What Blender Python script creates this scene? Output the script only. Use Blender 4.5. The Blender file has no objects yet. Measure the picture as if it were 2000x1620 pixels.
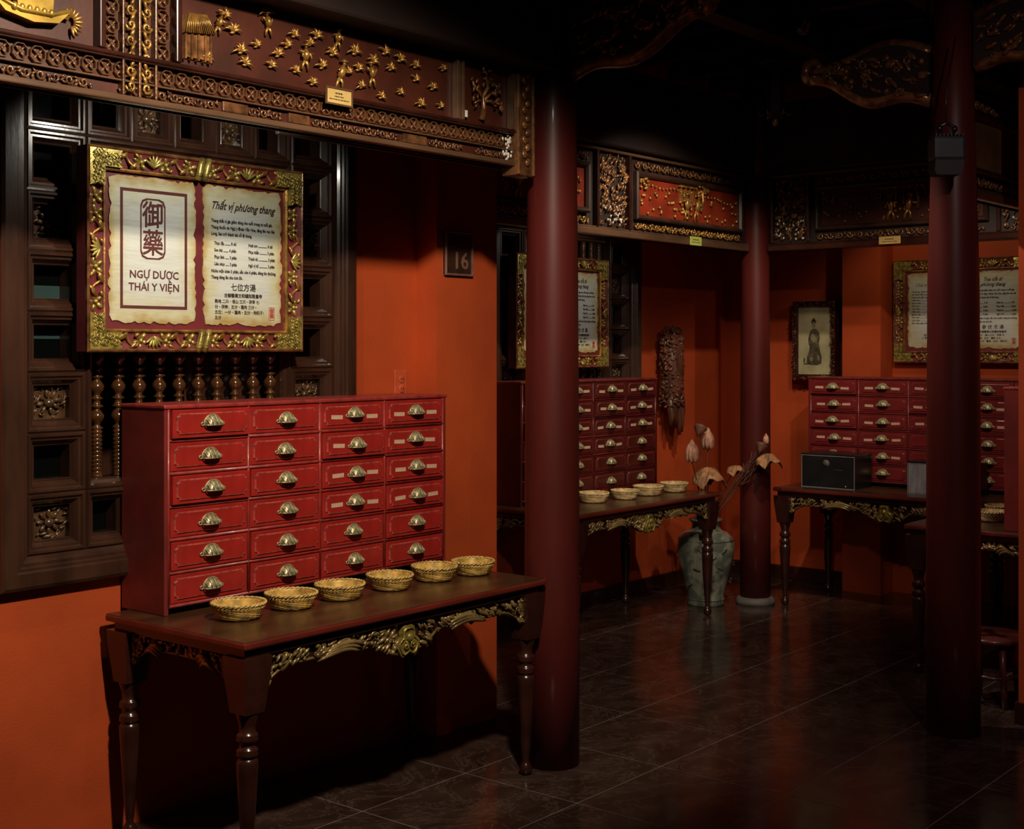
import bpy, bmesh, math, random
from mathutils import Vector, Matrix, Euler

SC = bpy.context.scene
COL = SC.collection
PI = math.pi
rnd = random.Random(11)

# ---------------------------------------------------------------- camera
cam_d = bpy.data.cameras.new('camera')
cam_d.sensor_width = 36.0
cam_d.lens = 2620 / 2000 * 36.0
cam_d.shift_y = -0.065
cam_d.clip_start = 0.05
cam = bpy.data.objects.new('camera', cam_d)
COL.objects.link(cam)
cam.location = (0, 0, 1.70)
cam.rotation_euler = (math.radians(90), 0, math.radians(-50.6))
SC.camera = cam

# ---------------------------------------------------------------- world, exposure
world = bpy.data.worlds.new('world')
SC.world = world
world.use_nodes = True
world.node_tree.nodes['Background'].inputs[0].default_value = (1.0, 0.72, 0.55, 1)
world.node_tree.nodes['Background'].inputs[1].default_value = 0.006
SC.view_settings.view_transform = 'Standard'
SC.view_settings.look = 'None'
SC.view_settings.exposure = 0.0
SC.view_settings.gamma = 1.0
SC.view_settings.use_curve_mapping = False


# ---------------------------------------------------------------- lights (ceiling spotlights)
def spot(name, loc, target, power, angle, blend, color, radius=0.03, flat=1.0):
    l = bpy.data.lights.new(name, 'SPOT')
    l.energy = power
    l.spot_size = math.radians(angle)
    l.spot_blend = blend
    l.color = color
    l.shadow_soft_size = radius
    o = bpy.data.objects.new(name, l)
    COL.objects.link(o)
    o.location = loc
    o.scale = (1, flat, 1)
    o.rotation_euler = (Vector(target) - Vector(loc)).to_track_quat('-Z', 'Y').to_euler()
    return o


WARM = (1.0, 0.86, 0.66)
L1 = (2.15, 1.40, 3.34)
L2 = (6.20, 3.20, 3.30)
L3 = (6.25, 2.55, 3.02)
P1 = (2.86, 3.47, 2.56)      # picture lights hidden behind the fascias
P2 = (6.78, 4.56, 2.50)
P3 = (8.05, 3.42, 2.50)
spot('spotlight_main', L1, (3.10, 3.9, 1.33), 425, 92, 0.5, WARM, 0.085, 0.50)
spot('spotlight_recess', L2, (7.3, 5.1, 1.15), 140, 86, 0.6, WARM, flat=0.62)
spot('spotlight_rear', L3, (8.8, 3.7, 1.15), 85, 78, 0.6, (1.0, 0.80, 0.62), flat=0.50)
spot('spotlight_aisle', (2.6, 0.2, 3.4), (5.9, 2.4, 1.2), 100, 60, 0.8, (1.0, 0.78, 0.72))
spot('fill_spot_corner', (5.35, 3.45, 3.30), (6.45, 2.15, 1.35), 125, 46, 0.6, (1.0, 0.82, 0.70))  # added fill for the right table, cabinet end and wall end
PALE = (1.0, 0.95, 0.82)
spot('picture_light_near', P1, (3.0, 4.05, 1.92), 15, 130, 0.5, PALE, 0.02)
spot('picture_light_recess', P2, (6.78, 5.15, 1.9), 7, 112, 0.5, PALE, 0.02)
spot('picture_light_rear', P3, (8.85, 3.45, 1.85), 7, 116, 0.5, (1.0, 0.84, 0.60), 0.02)


# ---------------------------------------------------------------- materials
def mat(name, col, rough=0.5, metal=0.0, coat=0.0, var=0.25, vscale=6.0, stretch=(1, 1, 1),
        bump=0.0, bscale=80.0, col2=None, spec=0.5, detail=4.0, lo=0.35, hi=0.7):
    m = bpy.data.materials.new(name)
    m.use_nodes = True
    nt = m.node_tree
    b = nt.nodes['Principled BSDF']
    b.inputs['Roughness'].default_value = rough
    b.inputs['Metallic'].default_value = metal
    b.inputs['Coat Weight'].default_value = coat
    b.inputs['Coat Roughness'].default_value = 0.12
    b.inputs['Specular IOR Level'].default_value = spec
    tc = nt.nodes.new('ShaderNodeTexCoord')
    mp = nt.nodes.new('ShaderNodeMapping')
    mp.inputs['Scale'].default_value = stretch
    nt.links.new(tc.outputs['Object'], mp.inputs['Vector'])
    n = nt.nodes.new('ShaderNodeTexNoise')
    n.inputs['Scale'].default_value = vscale
    n.inputs['Detail'].default_value = detail
    nt.links.new(mp.outputs[0], n.inputs['Vector'])
    r = nt.nodes.new('ShaderNodeValToRGB')
    if col2 is None:
        col2 = tuple(min(1, c * (1 + var)) for c in col)
        c1 = tuple(c * (1 - var) for c in col)
    else:
        c1 = col
    r.color_ramp.elements[0].color = (*c1, 1)
    r.color_ramp.elements[0].position = lo
    r.color_ramp.elements[1].color = (*col2, 1)
    r.color_ramp.elements[1].position = hi
    nt.links.new(n.outputs[0], r.inputs[0])
    nt.links.new(r.outputs[0], b.inputs['Base Color'])
    if bump:
        n2 = nt.nodes.new('ShaderNodeTexNoise')
        n2.inputs['Scale'].default_value = bscale
        n2.inputs['Detail'].default_value = 3
        nt.links.new(mp.outputs[0], n2.inputs['Vector'])
        bp = nt.nodes.new('ShaderNodeBump')
        bp.inputs['Strength'].default_value = bump
        bp.inputs['Distance'].default_value = 0.004
        nt.links.new(n2.outputs[0], bp.inputs['Height'])
        nt.links.new(bp.outputs[0], b.inputs['Normal'])
    return m


M = {}
M['orange'] = mat('orange_plaster', (0.43, 0.062, 0.013), 0.75, var=0.16, vscale=2.2, bump=0.25, bscale=160, spec=0.25)
M['darkwood'] = mat('dark_lattice_wood', (0.042, 0.017, 0.010), 0.26, coat=0.5, var=0.45, vscale=9, stretch=(1, 1, 0.25), bump=0.10, bscale=60)
M['tableedge'] = mat('red_mahogany_edge', (0.13, 0.017, 0.011), 0.32, coat=0.3, var=0.35, vscale=9, stretch=(0.3, 1, 1))
M['tablewood'] = mat('mahogany_table_wood', (0.058, 0.022, 0.009), 0.33, coat=0.25, var=0.45, vscale=8, stretch=(0.3, 1, 1))
M['legwood'] = mat('dark_turned_wood', (0.032, 0.009, 0.006), 0.24, coat=0.35, var=0.35, vscale=8)
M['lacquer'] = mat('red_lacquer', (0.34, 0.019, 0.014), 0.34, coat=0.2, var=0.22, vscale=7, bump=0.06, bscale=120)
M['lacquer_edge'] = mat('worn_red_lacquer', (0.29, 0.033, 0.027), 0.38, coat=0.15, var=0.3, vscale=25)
M['lacquer_dark'] = mat('deep_red_lacquer', (0.085, 0.010, 0.008), 0.32, coat=0.3, var=0.3, vscale=7)
M['lacquer_mid'] = mat('mid_red_lacquer', (0.19, 0.016, 0.016), 0.36, coat=0.2, var=0.25, vscale=7)
M['edge_mid'] = mat('mid_red_edge', (0.17, 0.024, 0.022), 0.36, coat=0.2, var=0.3, vscale=20)
M['lacquer_worn'] = mat('rubbed_red_edge', (0.34, 0.060, 0.045), 0.35, coat=0.2, var=0.5, vscale=30)
M['lacquer_side'] = mat('dark_red_lacquer', (0.17, 0.019, 0.015), 0.45, var=0.25, vscale=6)
M['black'] = mat('black_shadow_gap', (0.01, 0.006, 0.005), 0.6, var=0.1)
M['column'] = mat('dark_red_column_lacquer', (0.078, 0.010, 0.008), 0.44, coat=0.08, var=0.25, vscale=5, stretch=(1, 1, 0.2), bump=0.03, bscale=30, spec=0.25)
M['brass'] = mat('aged_brass', (0.40, 0.34, 0.19), 0.40, 0.45, var=0.55, vscale=90, bump=0.35, bscale=150, coat=0.2)
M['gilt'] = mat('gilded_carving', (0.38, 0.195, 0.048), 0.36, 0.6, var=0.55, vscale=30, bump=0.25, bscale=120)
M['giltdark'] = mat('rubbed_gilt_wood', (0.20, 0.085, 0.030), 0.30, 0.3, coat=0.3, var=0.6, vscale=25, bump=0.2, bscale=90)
M['giltgreen'] = mat('pale_gold_leaf', (0.38, 0.285, 0.070), 0.34, 0.55, var=0.5, vscale=35, bump=0.25, bscale=140)
M['carved'] = mat('carved_brown_wood', (0.125, 0.052, 0.021), 0.30, 0.2, coat=0.3, var=0.6, vscale=22, bump=0.2, bscale=90)
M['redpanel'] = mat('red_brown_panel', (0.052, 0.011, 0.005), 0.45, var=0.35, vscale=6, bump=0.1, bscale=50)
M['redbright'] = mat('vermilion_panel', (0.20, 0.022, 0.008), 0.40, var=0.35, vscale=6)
M['maroon'] = mat('maroon_velvet_board', (0.14, 0.014, 0.018), 0.6, var=0.2, vscale=5)
M['ink'] = mat('black_ink', (0.035, 0.020, 0.016), 0.8, var=0.1)
M['inkred'] = mat('brown_red_ink', (0.10, 0.018, 0.016), 0.8, var=0.2)
M['seal'] = mat('red_seal_ink', (0.42, 0.05, 0.03), 0.8, var=0.2)
M['basket'] = mat('golden_wicker', (0.56, 0.34, 0.085), 0.36, coat=0.3, var=0.5, vscale=28, bump=0.3, bscale=90)
M['basketpale'] = mat('pale_wicker', (0.62, 0.44, 0.20), 0.5, var=0.35, vscale=28, bump=0.3, bscale=90)
M['paper'] = mat('label_paper', (0.60, 0.38, 0.27), 0.7, var=0.15, vscale=30)
M['yplate'] = mat('yellow_brass_plate', (0.62, 0.42, 0.14), 0.45, 0.2, var=0.15, vscale=10)
M['greenplate'] = mat('yellow_green_plate', (0.42, 0.46, 0.10), 0.45, 0.1, var=0.15, vscale=10)
M['white'] = mat('white_paper_tag', (0.65, 0.62, 0.55), 0.7, var=0.05)
M['grout'] = mat('pale_grout', (0.30, 0.25, 0.22), 0.6, var=0.2, vscale=12)
M['stone'] = mat('grey_stone_base', (0.12, 0.10, 0.09), 0.6, var=0.3, vscale=12)
M['ceil'] = mat('black_brown_roof_wood', (0.030, 0.012, 0.008), 0.55, var=0.4, vscale=6, stretch=(0.3, 1, 1))
M['beam'] = mat('dark_beam_wood', (0.016, 0.006, 0.004), 0.6, var=0.4, vscale=6, stretch=(0.3, 1, 1))
M['root'] = mat('brown_driftwood', (0.105, 0.036, 0.018), 0.38, coat=0.2, var=0.55, vscale=14, stretch=(1, 1, 0.4), bump=0.4, bscale=40)
M['lotus'] = mat('dried_lotus_petal', (0.40, 0.19, 0.12), 0.6, var=0.45, vscale=22)
M['lotusleaf'] = mat('dried_lotus_leaf', (0.36, 0.17, 0.07), 0.6, var=0.5, vscale=18)
M['twig'] = mat('dried_brown_twig', (0.13, 0.05, 0.03), 0.6, var=0.3, vscale=20)
M['blackmetal'] = mat('black_metal_box', (0.012, 0.012, 0.013), 0.22, var=0.2, vscale=10)
M['greymetal'] = mat('brushed_grey_panel', (0.24, 0.24, 0.25), 0.45, var=0.25, vscale=40, stretch=(1, 1, 0.2))
M['lampgrey'] = mat('charcoal_lamp_metal', (0.035, 0.036, 0.043), 0.45, 0.2, var=0.25, vscale=12)
M['mount'] = mat('dull_cream_picture_paper', (0.40, 0.36, 0.20), 0.8, var=0.18, vscale=9)
M['chairwood'] = mat('reddish_chair_wood', (0.085, 0.020, 0.013), 0.3, coat=0.3, var=0.3, vscale=10)
M['switch'] = mat('orange_painted_plastic', (0.50, 0.085, 0.030), 0.45, var=0.12, vscale=20)
M['sign'] = mat('dark_bronze_sign', (0.05, 0.022, 0.014), 0.35, 0.3, var=0.3, vscale=14)
M['signtext'] = mat('dull_bronze_numerals', (0.26, 0.13, 0.10), 0.4, 0.3, var=0.2, vscale=20)
M['balu'] = mat('amber_turned_wood', (0.075, 0.029, 0.009), 0.18, 0.15, coat=0.6, var=0.4, vscale=14)
M['apronc'] = mat('carved_gilt_apron', (0.13, 0.075, 0.028), 0.28, 0.35, coat=0.3, col2=(0.34, 0.23, 0.085), vscale=16, bump=0.2, bscale=90)
M['rim'] = mat('straw_rim', (0.56, 0.37, 0.11), 0.42, var=0.35, vscale=40)
M['carvedrail'] = mat('brown_varnished_rail', (0.095, 0.048, 0.026), 0.34, coat=0.25, var=0.4, vscale=8, stretch=(0.3, 1, 1))
M['gold'] = mat('bright_gold_leaf', (0.72, 0.46, 0.09), 0.30, 0.75, var=0.35, vscale=14)
M['inlay'] = mat('mother_of_pearl_inlay', (0.75, 0.66, 0.58), 0.2, 0.2, coat=0.6, var=0.3, vscale=60)
M['vasedark'] = mat('grey_green_vase_relief', (0.075, 0.085, 0.070), 0.3, coat=0.4, var=0.3, vscale=20)
M['inksoft'] = mat('soft_brown_ink', (0.045, 0.035, 0.018), 0.8, col2=(0.13, 0.10, 0.05), vscale=40)
M['wash'] = mat('thin_ink_wash', (0.24, 0.21, 0.11), 0.8, var=0.3, vscale=40)
M['tagdark'] = mat('dim_paper_sticker', (0.10, 0.09, 0.075), 0.7, var=0.1)
M['ochre'] = mat('ochre_varnished_panel', (0.20, 0.10, 0.035), 0.28, coat=0.4, var=0.3, vscale=5)
M['carvedim'] = mat('carved_dark_wood', (0.085, 0.042, 0.020), 0.28, coat=0.45, var=0.5, vscale=22, bump=0.2, bscale=90)
M['beamsheen'] = mat('dull_dark_moulding', (0.040, 0.016, 0.010), 0.42, var=0.4, vscale=8)
M['teal'] = mat('teal_reflection_colour', (0.014, 0.045, 0.045), 0.5, var=0.3, vscale=4)


def tile_material():
    m = mat('polished_dark_marble', (0.027, 0.014, 0.010), 0.13, var=0.5, vscale=3.5, stretch=(1, 2.2, 1), col2=(0.060, 0.035, 0.026), spec=0.5, detail=8)
    nt = m.node_tree
    b = nt.nodes['Principled BSDF']
    geo = nt.nodes.new('ShaderNodeNewGeometry')
    w = nt.nodes.new('ShaderNodeTexNoise')
    w.inputs['Scale'].default_value = 2.6
    w.inputs['Detail'].default_value = 9
    w.inputs['Roughness'].default_value = 0.72
    w.inputs['Distortion'].default_value = 1.6
    nt.links.new(geo.outputs['Position'], w.inputs['Vector'])
    rp = nt.nodes.new('ShaderNodeValToRGB')
    e = rp.color_ramp.elements
    e[0].position, e[0].color = 0.485, (0, 0, 0, 1)
    e[1].position, e[1].color = 0.515, (0, 0, 0, 1)
    k = rp.color_ramp.elements.new(0.50)
    k.color = (0.55, 0.55, 0.55, 1)
    nt.links.new(w.outputs[0], rp.inputs[0])
    mx = nt.nodes.new('ShaderNodeMixRGB')
    mx.inputs['Color2'].default_value = (0.15, 0.10, 0.085, 1)
    old = b.inputs['Base Color'].links[0].from_socket
    nt.links.new(rp.outputs[0], mx.inputs['Fac'])
    nt.links.new(old, mx.inputs['Color1'])
    nt.links.new(mx.outputs[0], b.inputs['Base Color'])
    n2 = nt.nodes.new('ShaderNodeTexNoise')
    n2.inputs['Scale'].default_value = 5
    n2.inputs['Detail'].default_value = 5
    nt.links.new(geo.outputs['Position'], n2.inputs['Vector'])
    rr = nt.nodes.new('ShaderNodeMapRange')
    rr.inputs['To Min'].default_value = 0.08
    rr.inputs['To Max'].default_value = 0.26
    nt.links.new(n2.outputs[0], rr.inputs['Value'])
    nt.links.new(rr.outputs[0], b.inputs['Roughness'])
    return m


M['tile'] = tile_material()


def parchment_material():
    """aged paper: pale centre, brown scorched rim (its own colour), fine wrinkles as relief"""
    m = bpy.data.materials.new('aged_parchment')
    m.use_nodes = True
    nt = m.node_tree
    b = nt.nodes['Principled BSDF']
    b.inputs['Roughness'].default_value = 0.55
    tc = nt.nodes.new('ShaderNodeTexCoord')
    sep = nt.nodes.new('ShaderNodeSeparateXYZ')
    nt.links.new(tc.outputs['Generated'], sep.inputs[0])

    def mth(op, a, bb):
        n = nt.nodes.new('ShaderNodeMath')
        n.operation = op
        for i, v in enumerate((a, bb)):
            if isinstance(v, (int, float)):
                n.inputs[i].default_value = v
            else:
                nt.links.new(v, n.inputs[i])
        return n.outputs[0]
    ax = mth('MULTIPLY', mth('ABSOLUTE', mth('SUBTRACT', sep.outputs[0], 0.5), 0), 2)
    az = mth('MULTIPLY', mth('ABSOLUTE', mth('SUBTRACT', sep.outputs[2], 0.5), 0), 2)
    d = mth('MAXIMUM', ax, az)
    n = nt.nodes.new('ShaderNodeTexNoise')
    n.inputs['Scale'].default_value = 14
    n.inputs['Detail'].default_value = 5
    nt.links.new(tc.outputs['Object'], n.inputs['Vector'])
    d2 = mth('ADD', d, mth('MULTIPLY', mth('SUBTRACT', n.outputs[0], 0.5), 0.45))
    rp = nt.nodes.new('ShaderNodeValToRGB')
    e = rp.color_ramp.elements
    e[0].position, e[0].color = 0.55, (0.55, 0.56, 0.52, 1)
    e[1].position, e[1].color = 1.05, (0.40, 0.27, 0.09, 1)
    k = e.new(0.85)
    k.color = (0.52, 0.48, 0.31, 1)
    nt.links.new(d2, rp.inputs[0])
    nt.links.new(rp.outputs[0], b.inputs['Base Color'])
    n2 = nt.nodes.new('ShaderNodeTexNoise')
    n2.inputs['Scale'].default_value = 9
    n2.inputs['Detail'].default_value = 3
    mp = nt.nodes.new('ShaderNodeMapping')
    mp.inputs['Scale'].default_value = (0.6, 1, 2.6)
    nt.links.new(tc.outputs['Object'], mp.inputs[0])
    nt.links.new(mp.outputs[0], n2.inputs['Vector'])
    bp = nt.nodes.new('ShaderNodeBump')
    bp.inputs['Strength'].default_value = 0.5
    bp.inputs['Distance'].default_value = 0.012
    nt.links.new(n2.outputs[0], bp.inputs['Height'])
    nt.links.new(bp.outputs[0], b.inputs['Normal'])
    return m


M['parchment'] = parchment_material()


def vase_material():
    m = mat('celadon_vase_glaze', (0.10, 0.11, 0.085), 0.3, coat=0.3, vscale=11, col2=(0.25, 0.25, 0.19), detail=6, lo=0.44, hi=0.56)
    return m


M['vase'] = vase_material()
M['glass'] = bpy.data.materials.new('dark_window_glass')
M['glass'].use_nodes = True
_b = M['glass'].node_tree.nodes['Principled BSDF']
_b.inputs['Base Color'].default_value = (0.002, 0.003, 0.003, 1)
_b.inputs['Roughness'].default_value = 0.06


# ---------------------------------------------------------------- mesh builder
def rotm(ax, deg):
    return Matrix.Rotation(math.radians(deg), 4, ax)


class MB:
    def __init__(self):
        self.v, self.f, self.s = [], [], []

    def add(self, vs, fs, smooth=False, m=None):
        o = len(self.v)
        if m is not None:
            vs = [m @ Vector(p) for p in vs]
        self.v += [tuple(p) for p in vs]
        self.f += [tuple(i + o for i in f) for f in fs]
        self.s += [smooth] * len(fs)
        return self

    def box(self, x0, x1, y0, y1, z0, z1, bev=0.0, m=None):
        if not bev:
            vs = [(x, y, z) for x in (x0, x1) for y in (y0, y1) for z in (z0, z1)]
            fs = [(0, 1, 3, 2), (4, 6, 7, 5), (0, 4, 5, 1), (2, 3, 7, 6), (0, 2, 6, 4), (1, 5, 7, 3)]
            return self.add(vs, fs, False, m)
        b = min(bev, abs(x1 - x0) * .49, abs(y1 - y0) * .49, abs(z1 - z0) * .49)
        bm = bmesh.new()
        bmesh.ops.create_cube(bm, size=1)
        for v in bm.verts:
            v.co = Vector(((x0 + x1) / 2 + v.co.x * (x1 - x0), (y0 + y1) / 2 + v.co.y * (y1 - y0), (z0 + z1) / 2 + v.co.z * (z1 - z0)))
        bmesh.ops.bevel(bm, geom=list(bm.edges), offset=b, segments=2, affect='EDGES', profile=0.5)
        bm.verts.index_update()
        vs = [v.co.copy() for v in bm.verts]
        fs = [tuple(v.index for v in f.verts) for f in bm.faces]
        bm.free()
        return self.add(vs, fs, False, m)

    def lathe(self, prof, n=20, m=None, smooth=True, caps=True):
        vs, fs = [], []
        for r, z in prof:
            for i in range(n):
                a = 2 * PI * i / n
                vs.append((r * math.cos(a), r * math.sin(a), z))
        k = len(prof)
        for j in range(k - 1):
            for i in range(n):
                i2 = (i + 1) % n
                fs.append((j * n + i, j * n + i2, (j + 1) * n + i2, (j + 1) * n + i))
        if caps:
            fs.append(tuple(range(n - 1, -1, -1)))
            fs.append(tuple((k - 1) * n + i for i in range(n)))
        return self.add(vs, fs, smooth, m)

    def tube(self, pts, rad, n=6, m=None, closed=False):
        pts = [Vector(p) for p in pts]
        k = len(pts)
        rads = rad if isinstance(rad, (list, tuple)) else [rad] * k
        vs, fs = [], []
        up = Vector((0.13, 1, 0.07)).normalized()
        for i, p in enumerate(pts):
            if closed:
                t = pts[(i + 1) % k] - pts[i - 1]
            else:
                t = pts[min(i + 1, k - 1)] - pts[max(i - 1, 0)]
            if t.length < 1e-9:
                t = Vector((0, 0, 1))
            t.normalize()
            a = t.cross(up)
            if a.length < 0.05:
                a = t.cross(Vector((1, 0, 0.1)))
            a.normalize()
            b = t.cross(a).normalized()
            for j in range(n):
                q = 2 * PI * j / n
                vs.append(p + (a * math.cos(q) + b * math.sin(q)) * rads[i])
        for i in range(k if closed else k - 1):
            i2 = (i + 1) % k
            for j in range(n):
                j2 = (j + 1) % n
                fs.append((i * n + j, i * n + j2, i2 * n + j2, i2 * n + j))
        if not closed:
            fs.append(tuple(range(n - 1, -1, -1)))
            fs.append(tuple((k - 1) * n + j for j in range(n)))
        return self.add(vs, fs, True, m)

    def blob(self, c, r, m=None, rot=None, nu=8, nv=5, point=0.0):
        """ellipsoid; point > 0 sharpens the +-z ends into a leaf or bean"""
        vs, fs = [], []
        R = rot if rot is not None else Matrix.Identity(3)
        c = Vector(c)
        for j in range(1, nv):
            t = PI * j / nv
            rr = math.sin(t) ** (1 + point)
            for i in range(nu):
                a = 2 * PI * i / nu
                vs.append(c + R @ Vector((r[0] * rr * math.cos(a), r[1] * rr * math.sin(a), r[2] * math.cos(t))))
        top = len(vs)
        vs.append(c + R @ Vector((0, 0, r[2])))
        vs.append(c + R @ Vector((0, 0, -r[2])))
        for j in range(nv - 2):
            for i in range(nu):
                i2 = (i + 1) % nu
                fs.append((j * nu + i, (j + 1) * nu + i, (j + 1) * nu + i2, j * nu + i2))
        for i in range(nu):
            i2 = (i + 1) % nu
            fs.append((top, i, i2))
            fs.append((top + 1, (nv - 2) * nu + i2, (nv - 2) * nu + i))
        return self.add(vs, fs, True, m)

    def prism(self, poly, y0, y1, m=None):
        """polygon in x,z extruded from y0 (front) to y1"""
        n = len(poly)
        vs = [(x, y0, z) for x, z in poly] + [(x, y1, z) for x, z in poly]
        fs = [tuple(range(n)), tuple(range(2 * n - 1, n - 1, -1))]
        for i in range(n):
            j = (i + 1) % n
            fs.append((i, i + n, j + n, j))
        return self.add(vs, fs, False, m)

    def rings(self, rings, m=None, cap=True, smooth=False):
        """closed point loops of equal count, bridged one to the next; the last is capped"""
        n = len(rings[0])
        vs = [p for r in rings for p in r]
        fs = []
        for j in range(len(rings) - 1):
            for i in range(n):
                i2 = (i + 1) % n
                fs.append((j * n + i, j * n + i2, (j + 1) * n + i2, (j + 1) * n + i))
        if cap:
            fs.append(tuple((len(rings) - 1) * n + i for i in range(n)))
        return self.add(vs, fs, smooth, m)

    def build(self, name, material, parent=None, loc=(0, 0, 0), rot=(0, 0, 0)):
        me = bpy.data.meshes.new(name)
        me.from_pydata(self.v, [], self.f)
        me.polygons.foreach_set('use_smooth', self.s)
        me.update()
        me.materials.append(M[material] if isinstance(material, str) else material)
        return link(name, me, parent, loc, rot)


def link(name, me, parent=None, loc=(0, 0, 0), rot=(0, 0, 0)):
    o = bpy.data.objects.new(name, me)
    COL.objects.link(o)
    o.location = loc
    o.rotation_euler = rot
    if parent is not None:
        o.parent = parent
    return o


def tag(o, label=None, cat=None, group=None, kind=None):
    if label:
        o['label'] = label
    if cat:
        o['category'] = cat
    if group:
        o['group'] = group
    if kind:
        o['kind'] = kind
    return o


def empty(name, loc, rotz=0.0, label=None, cat=None, group=None, kind=None):
    o = bpy.data.objects.new(name, None)
    COL.objects.link(o)
    o.empty_display_size = 0.05
    o.location = loc
    o.rotation_euler = (0, 0, math.radians(rotz))
    return tag(o, label, cat, group, kind)


def copy_tree(o, parent=None):
    c = o.copy()
    COL.objects.link(c)
    c.parent = parent
    for ch in list(o.children):
        copy_tree(ch, c)
    return c


def rect_ring(x0, x1, z0, z1, ins, y, notch=0.0):
    a, b, c, d = x0 + ins, x1 - ins, z0 + ins, z1 - ins
    if notch <= 0:
        return [(a, y, c), (b, y, c), (b, y, d), (a, y, d)]
    n = notch
    if n > 1:
        n -= 1
        q = n * .293
        return [(a + n, y, c), (b - n, y, c), (b - q, y, c + q), (b, y, c + n), (b, y, d - n), (b - q, y, d - q), (b - n, y, d), (a + n, y, d),
                (a + q, y, d - q), (a, y, d - n), (a, y, c + n), (a + q, y, c + q)]
    k = n * 0.42
    return [(a + n, y, c), (b - n, y, c), (b - n + k * .3, y, c + n - k), (b, y, c + n),
            (b, y, d - n), (b - n + k * .3, y, d - n + k), (b - n, y, d), (a + n, y, d),
            (a + n - k * .3, y, d - n + k), (a, y, d - n), (a, y, c + n), (a + n - k * .3, y, c + n - k)]


def frame_rings(mb, x0, x1, z0, z1, prof, cap=False, notch=0.0, m=None):
    mb.rings([rect_ring(x0, x1, z0, z1, i, y, notch) for i, y in prof], m, cap)
    return mb


def rot_to(v):
    return Vector((0, 0, 1)).rotation_difference(Vector(v)).to_matrix()


HORN = dict(zip('ơợờớởỡƠỢỜỚỞỠ', 'oọòóỏõOỌÒÓỎÕ'))


def text_width(body, size):
    cu = bpy.data.curves.new('measure', 'FONT')
    cu.body = body
    cu.size = size
    ob = bpy.data.objects.new('measure', cu)
    me = bpy.data.meshes.new_from_object(ob)
    w = max((v.co.x for v in me.vertices), default=0.0)
    bpy.data.objects.remove(ob)
    bpy.data.curves.remove(cu)
    bpy.data.meshes.remove(me)
    return w


def text(name, body, size, material, parent, x, y, z, align='CENTER', shear=0.0, sx=1.0, ext=0.0004, bold=0.0, spacing=1.0):
    plain = ''.join(HORN.get(c, c) for c in body)
    horns = []
    if plain != body and '\n' not in body:
        total = text_width(plain, size)
        for i, c in enumerate(body):
            if c in HORN:
                hx = text_width(plain[:i + 1], size) - (total / 2 if align == 'CENTER' else 0)
                hz = size * (.60 if c.isupper() else .44)
                horns.append((hx + shear * hz, hz))
    cu = bpy.data.curves.new(name, 'FONT')
    cu.body = plain
    cu.size = size
    cu.extrude = ext
    cu.resolution_u = 2
    cu.align_x = align
    cu.shear = shear
    cu.space_line = spacing
    ob = bpy.data.objects.new(name, cu)
    me = bpy.data.meshes.new_from_object(ob)
    bpy.data.objects.remove(ob)
    bpy.data.curves.remove(cu)
    if bold or horns:
        vs = [v.co.copy() for v in me.vertices]
        fs = [tuple(p.vertices) for p in me.polygons]
        for hx, hz in horns:
            k0, q = len(vs), size
            vs += [Vector(p) for p in ((hx - .09 * q, hz - .02 * q, ext), (hx + .05 * q, hz + .02 * q, ext), (hx + .10 * q, hz + .14 * q, ext), (hx + .02 * q, hz + .15 * q, ext), (hx + .0 * q, hz + .06 * q, ext))]
            fs.append(tuple(range(k0, k0 + 5)))
        nb = len(vs)
        V, Fc = [], []
        for k, (dx, dz) in enumerate(((-bold, -bold * .5), (bold, bold * .5), (-bold * .4, bold), (bold * .4, -bold))):
            V += [(v.x + dx, v.y + dz, v.z + k * 2e-5) for v in vs]
            Fc += [tuple(i + k * nb for i in f) for f in fs]
        me = bpy.data.meshes.new(name)
        me.from_pydata(V, [], Fc)
    me.materials.clear()
    me.materials.append(M[material])
    o = link(name, me, parent, (x, y, z), (PI / 2, 0, 0))
    o.scale = (sx, 1, 1)
    return o


# ---------------------------------------------------------------- carving helpers
def spiral(cx, cz, y, r, turns=1.3, a0=0.0, d=1, n=14):
    out = []
    for i in range(n):
        t = i / (n - 1)
        a = a0 + d * turns * 2 * PI * t
        rr = r * (1 - 0.8 * t)
        out.append((cx + rr * math.cos(a), y - 0.25 * r * t, cz + rr * math.sin(a)))
    return out


def carve_beans(mb, inside, x0, x1, z0, z1, y, n, rn, size=0.016, slant=35, flip=None):
    """leafy carving: slanted pointed beans, knots and small curls filling a region"""
    k = 0
    tries = 0
    while k < n and tries < n * 12:
        tries += 1
        x = rn.uniform(x0, x1)
        z = rn.uniform(z0, z1)
        if not inside(x, z):
            continue
        k += 1
        s = size * rn.uniform(0.6, 1.25)
        q = rn.random()
        sl = slant + rn.uniform(-32, 32)
        if flip is not None and x > flip:
            sl = -sl
        if q < 0.68:
            d = Vector((math.cos(math.radians(sl)), -rn.uniform(0.0, 0.35), math.sin(math.radians(sl))))
            mb.blob((x, y - rn.uniform(0, .008), z), (s * .38, s * .42, s), rot=rot_to(d), nu=6, nv=5, point=0.25)
        elif q < 0.85:
            mb.blob((x, y - .004, z), (s * .5, s * .5, s * .5), nu=7, nv=5)
        else:
            mb.tube(spiral(x, z, y - .002, s * .8, 1.2, rn.uniform(0, 6), rn.choice((-1, 1)), 9), [s * .22] * 7 + [s * .2, s * .12], 5)


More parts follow.
